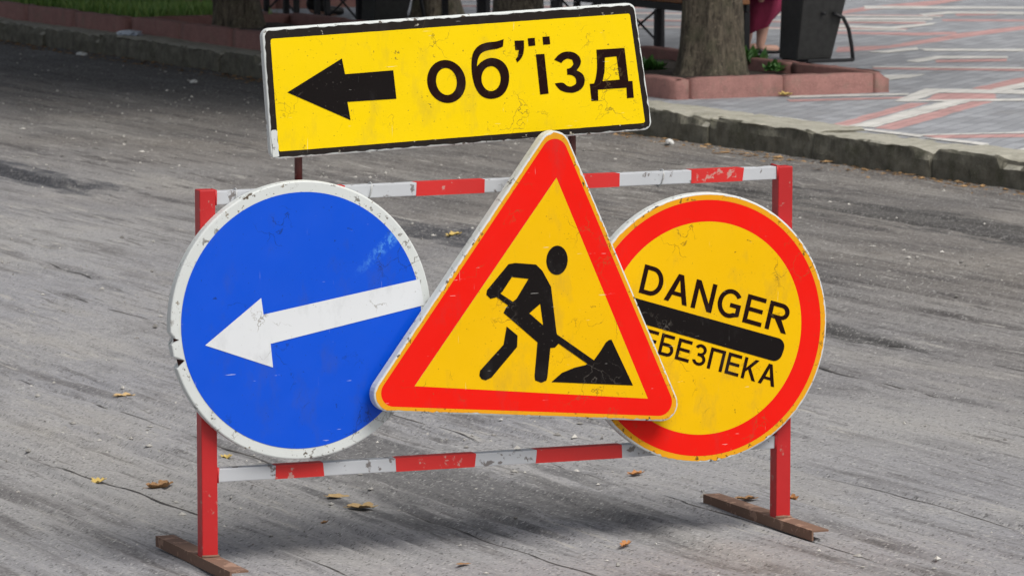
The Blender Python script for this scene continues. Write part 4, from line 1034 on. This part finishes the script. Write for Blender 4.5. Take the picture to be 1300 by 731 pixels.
# ------------------------------------------------------------------ fallen leaves on the road
def leaf_mesh(seed, lobes, curl, wid=.75):
    rng = np.random.RandomState(seed); n = 40; V = []; F_ = []
    out = []
    for k in range(n):
        a = -math.pi + 2 * math.pi * k / n
        r_ = (.62 + .38 * abs(math.cos(a * lobes / 2.0)) ** .7) * (1 - .15 * math.cos(a)) * (1 + .05 * rng.normal())
        out.append((math.cos(a) * r_ * .5, math.sin(a) * r_ * .5 * wid))
    rings = 4
    for j in range(rings + 1):
        for (x, y) in out:
            f = j / rings; px, py = x * f, y * f
            z = curl * (abs(py) * 1.5) ** 1.5 * 2 + curl * .9 * (px + .1) ** 2 * 1.6 + .05 * curl * math.sin(px * 14 + seed) + .03 * curl * rng.normal() * f
            V.append((px, py, z))
    for j in range(rings):
        for k in range(n):
            F_.append((j * n + k, j * n + (k + 1) % n, (j + 1) * n + (k + 1) % n, (j + 1) * n + k))
    b = Bm(); b.v = V; b.f = F_
    b.tube([(-.40, 0, .10 * curl), (-.62, .03, .05 * curl + .02)], .010, 5)
    z0 = min(p[2] for p in b.v); b.v = [(p[0], p[1], p[2] - z0) for p in b.v]
    me = bpy.data.meshes.new('fallen_leaf'); me.from_pydata(b.v, [], b.f); me.validate(); me.update(); me.polygons.foreach_set('use_smooth', [True] * len(me.polygons)); return me
LV = [leaf_mesh(1, 5, .16), leaf_mesh(2, 7, .28, .6), leaf_mesh(3, 5, .42, .55), leaf_mesh(4, 3, .12, .5)]
LEAVES = [
 (-1.263, 14.049, .075, 0, 'dry1', 20, 'tan dry leaf lying flat left of the blue sign'),
 (-1.190, 12.350, .070, 1, 'dry3', 70, 'small green and tan curled leaf on the road left of the left post'),
 (-.999, 12.206, .085, 2, 'dry2', 10, 'strongly curled brown leaf left of the red left post'),
 (-.853, 12.780, .065, 1, 'dry3', 100, 'yellowish crumpled leaf between the left post and the blue disc'),
 (-.486, 12.012, .080, 3, 'dry1', -25, 'flat tan leaf behind the lower rail, first of a touching pair'),
 (-.410, 11.837, .095, 0, 'dry1', -10, 'long tan leaf tip to tip with another behind the lower rail'),
 (-.506, 11.590, .030, 2, 'dry2', 50, 'tiny dark brown leaf scrap near the long tan leaf'),
 (.300, 11.233, .050, 2, 'dry4', 60, 'rust brown crumpled leaf on the dusty asphalt before the barrier'),
 (.364, 12.450, .055, 1, 'dry4', 15, 'orange brown leaf behind the red stripe under the triangle'),
 (-.121, 10.953, .045, 3, 'dry2', 35, 'small dark leaf on the asphalt in front of the lower rail'),
 (.660, 11.960, .070, 0, 'dry2', 5, 'brown leaf lying beside the rusty right foot'),
 (.785, 12.012, .055, 2, 'dry4', 120, 'reddish leaf just behind the right post'),
 (-.255, 19.376, .085, 1, 'dry3', 30, 'bright yellow leaf in the damp dark hollow'),
 (2.26, 22.361, .12, 0, 'dry3', 80, 'yellow leaf in the gutter at the kerb'),
 (2.45, 22.02, .09, 2, 'dry4', 10, 'orange leaf in the gutter litter below the kerb face'),
 (1.72, 24.9, .11, 1, 'dry3', 40, 'amber leaf on the pavement at the pink planter stone')]
for x, y, sz, k, m_, rz, lab in LEAVES:
    me = LV[k].copy(); me.materials.append(M[m_])
    o = bpy.data.objects.new('fallen_leaf', me); col.objects.link(o)
    o.location = (x, y, road_z_world(x, y) + .003); o.scale = (sz, sz, sz); o.rotation_euler = (R(random.uniform(-6, 6)), R(random.uniform(-6, 6)), R(rz))
    tag(o, lab, 'leaf', 'dry leaves fallen on the street')
o.location = W(2.2, .98 - .55, .153) ; o.location = W(1.82, 1.05, .154)

# crumpled scraps
def scrap(name, loc, sz, flatn, mat, label, seed):
    bm = bmesh.new(); bmesh.ops.create_icosphere(bm, subdivisions=3, radius=1); rng = np.random.RandomState(seed)
    for v in bm.verts:
        f = float(fbm(np.array(v.co.x * 3 + seed), np.array(v.co.y * 3 + v.co.z * 2), seed)); v.co *= .5 + 1.0 * f
        v.co.z = max(v.co.z, -.6)
        v.co.x *= sz; v.co.y *= sz * .6; v.co.z *= sz * flatn
    me = bpy.data.meshes.new(name); bm.to_mesh(me); bm.free()
    o = wrap(name, me, mat); o.location = loc; o.rotation_euler = (0, 0, KROT); return tag(o, label, 'litter')
scrap('plastic_bag', W(9.60, -.11, .165), .13, .22, M['plastic'], 'crumpled pale blue plastic bag on the shaded kerb', 3)
scrap('paper_scrap', W(9.80, -.42, .012), .06, .3, M['paper'], 'crumpled white paper scrap on the shaded road by the kerb', 5)
scrap('paper_scrap', W(6.56, -.85, .010), .045, .3, M['paper'], 'small white paper scrap on the dark road left of the yellow board', 8)
scrap('paper_scrap', W(.56, -.44, .016), .030, .6, M['paper'], 'tiny white paper ball in the gutter below the thick tree', 9)

# ------------------------------------------------------------------ grit on the road, litter in the gutter
def bits(n, fn, smin, smax, flat_, seed):
    rng = np.random.RandomState(seed)
    base = np.array([(1, 0, 0), (-1, 0, 0), (0, 1, 0), (0, -1, 0), (0, 0, 1), (0, 0, -1)], float)
    fc = np.array([(0, 2, 4), (2, 1, 4), (1, 3, 4), (3, 0, 4), (2, 0, 5), (1, 2, 5), (3, 1, 5), (0, 3, 5)])
    V = []; F_ = []
    for i in range(n):
        s, t, z = fn(rng); sz = smin * (smax / smin) ** (rng.rand() ** 2.2); a = rng.uniform(0, 6.28)
        q = base * (1 + .35 * rng.normal(0, 1, (6, 1))) * sz * np.array([1, rng.uniform(.5, .9), flat_]); ca, sa_ = math.cos(a), math.sin(a)
        q = np.stack([q[:, 0] * ca - q[:, 1] * sa_, q[:, 0] * sa_ + q[:, 1] * ca, q[:, 2]], -1) + np.array([s, -t, z + sz * flat_ * .5])
        F_ += [tuple(f + 6 * i) for f in fc]; V += [tuple(p) for p in q]
    return V, F_
def on_road(rng):
    while True:
        s = rng.uniform(-12.6, 12.5); t = rng.uniform(-9.0, -.3)
        if float(fbm(np.array(s * .7), np.array(t * .9), 33)) > rng.uniform(.30, .62): return s, t, road_z(s, t)
V, F_ = bits(9000, on_road, .0024, .014, .55, 5)
o = mesh_obj('road_grit', V, F_, M['grit']); o.location = W(0, 0); o.rotation_euler = (0, 0, KROT); tag(o, 'loose grit and crumbs scattered over the asphalt', 'grit', kind='stuff')
def in_gutter(rng):
    s = rng.uniform(-8, 13); t = -.25 - abs(rng.normal(0, .11)); return s, t, road_z(s, t)
V, F_ = bits(2600, in_gutter, .006, .032, .22, 6)
o = mesh_obj('gutter_litter', V, F_, M['litter']); o.location = W(0, 0); o.rotation_euler = (0, 0, KROT); tag(o, 'brown leaf litter and dirt along the foot of the kerb', 'leaf litter', kind='stuff')

scene.render.engine = 'CYCLES'
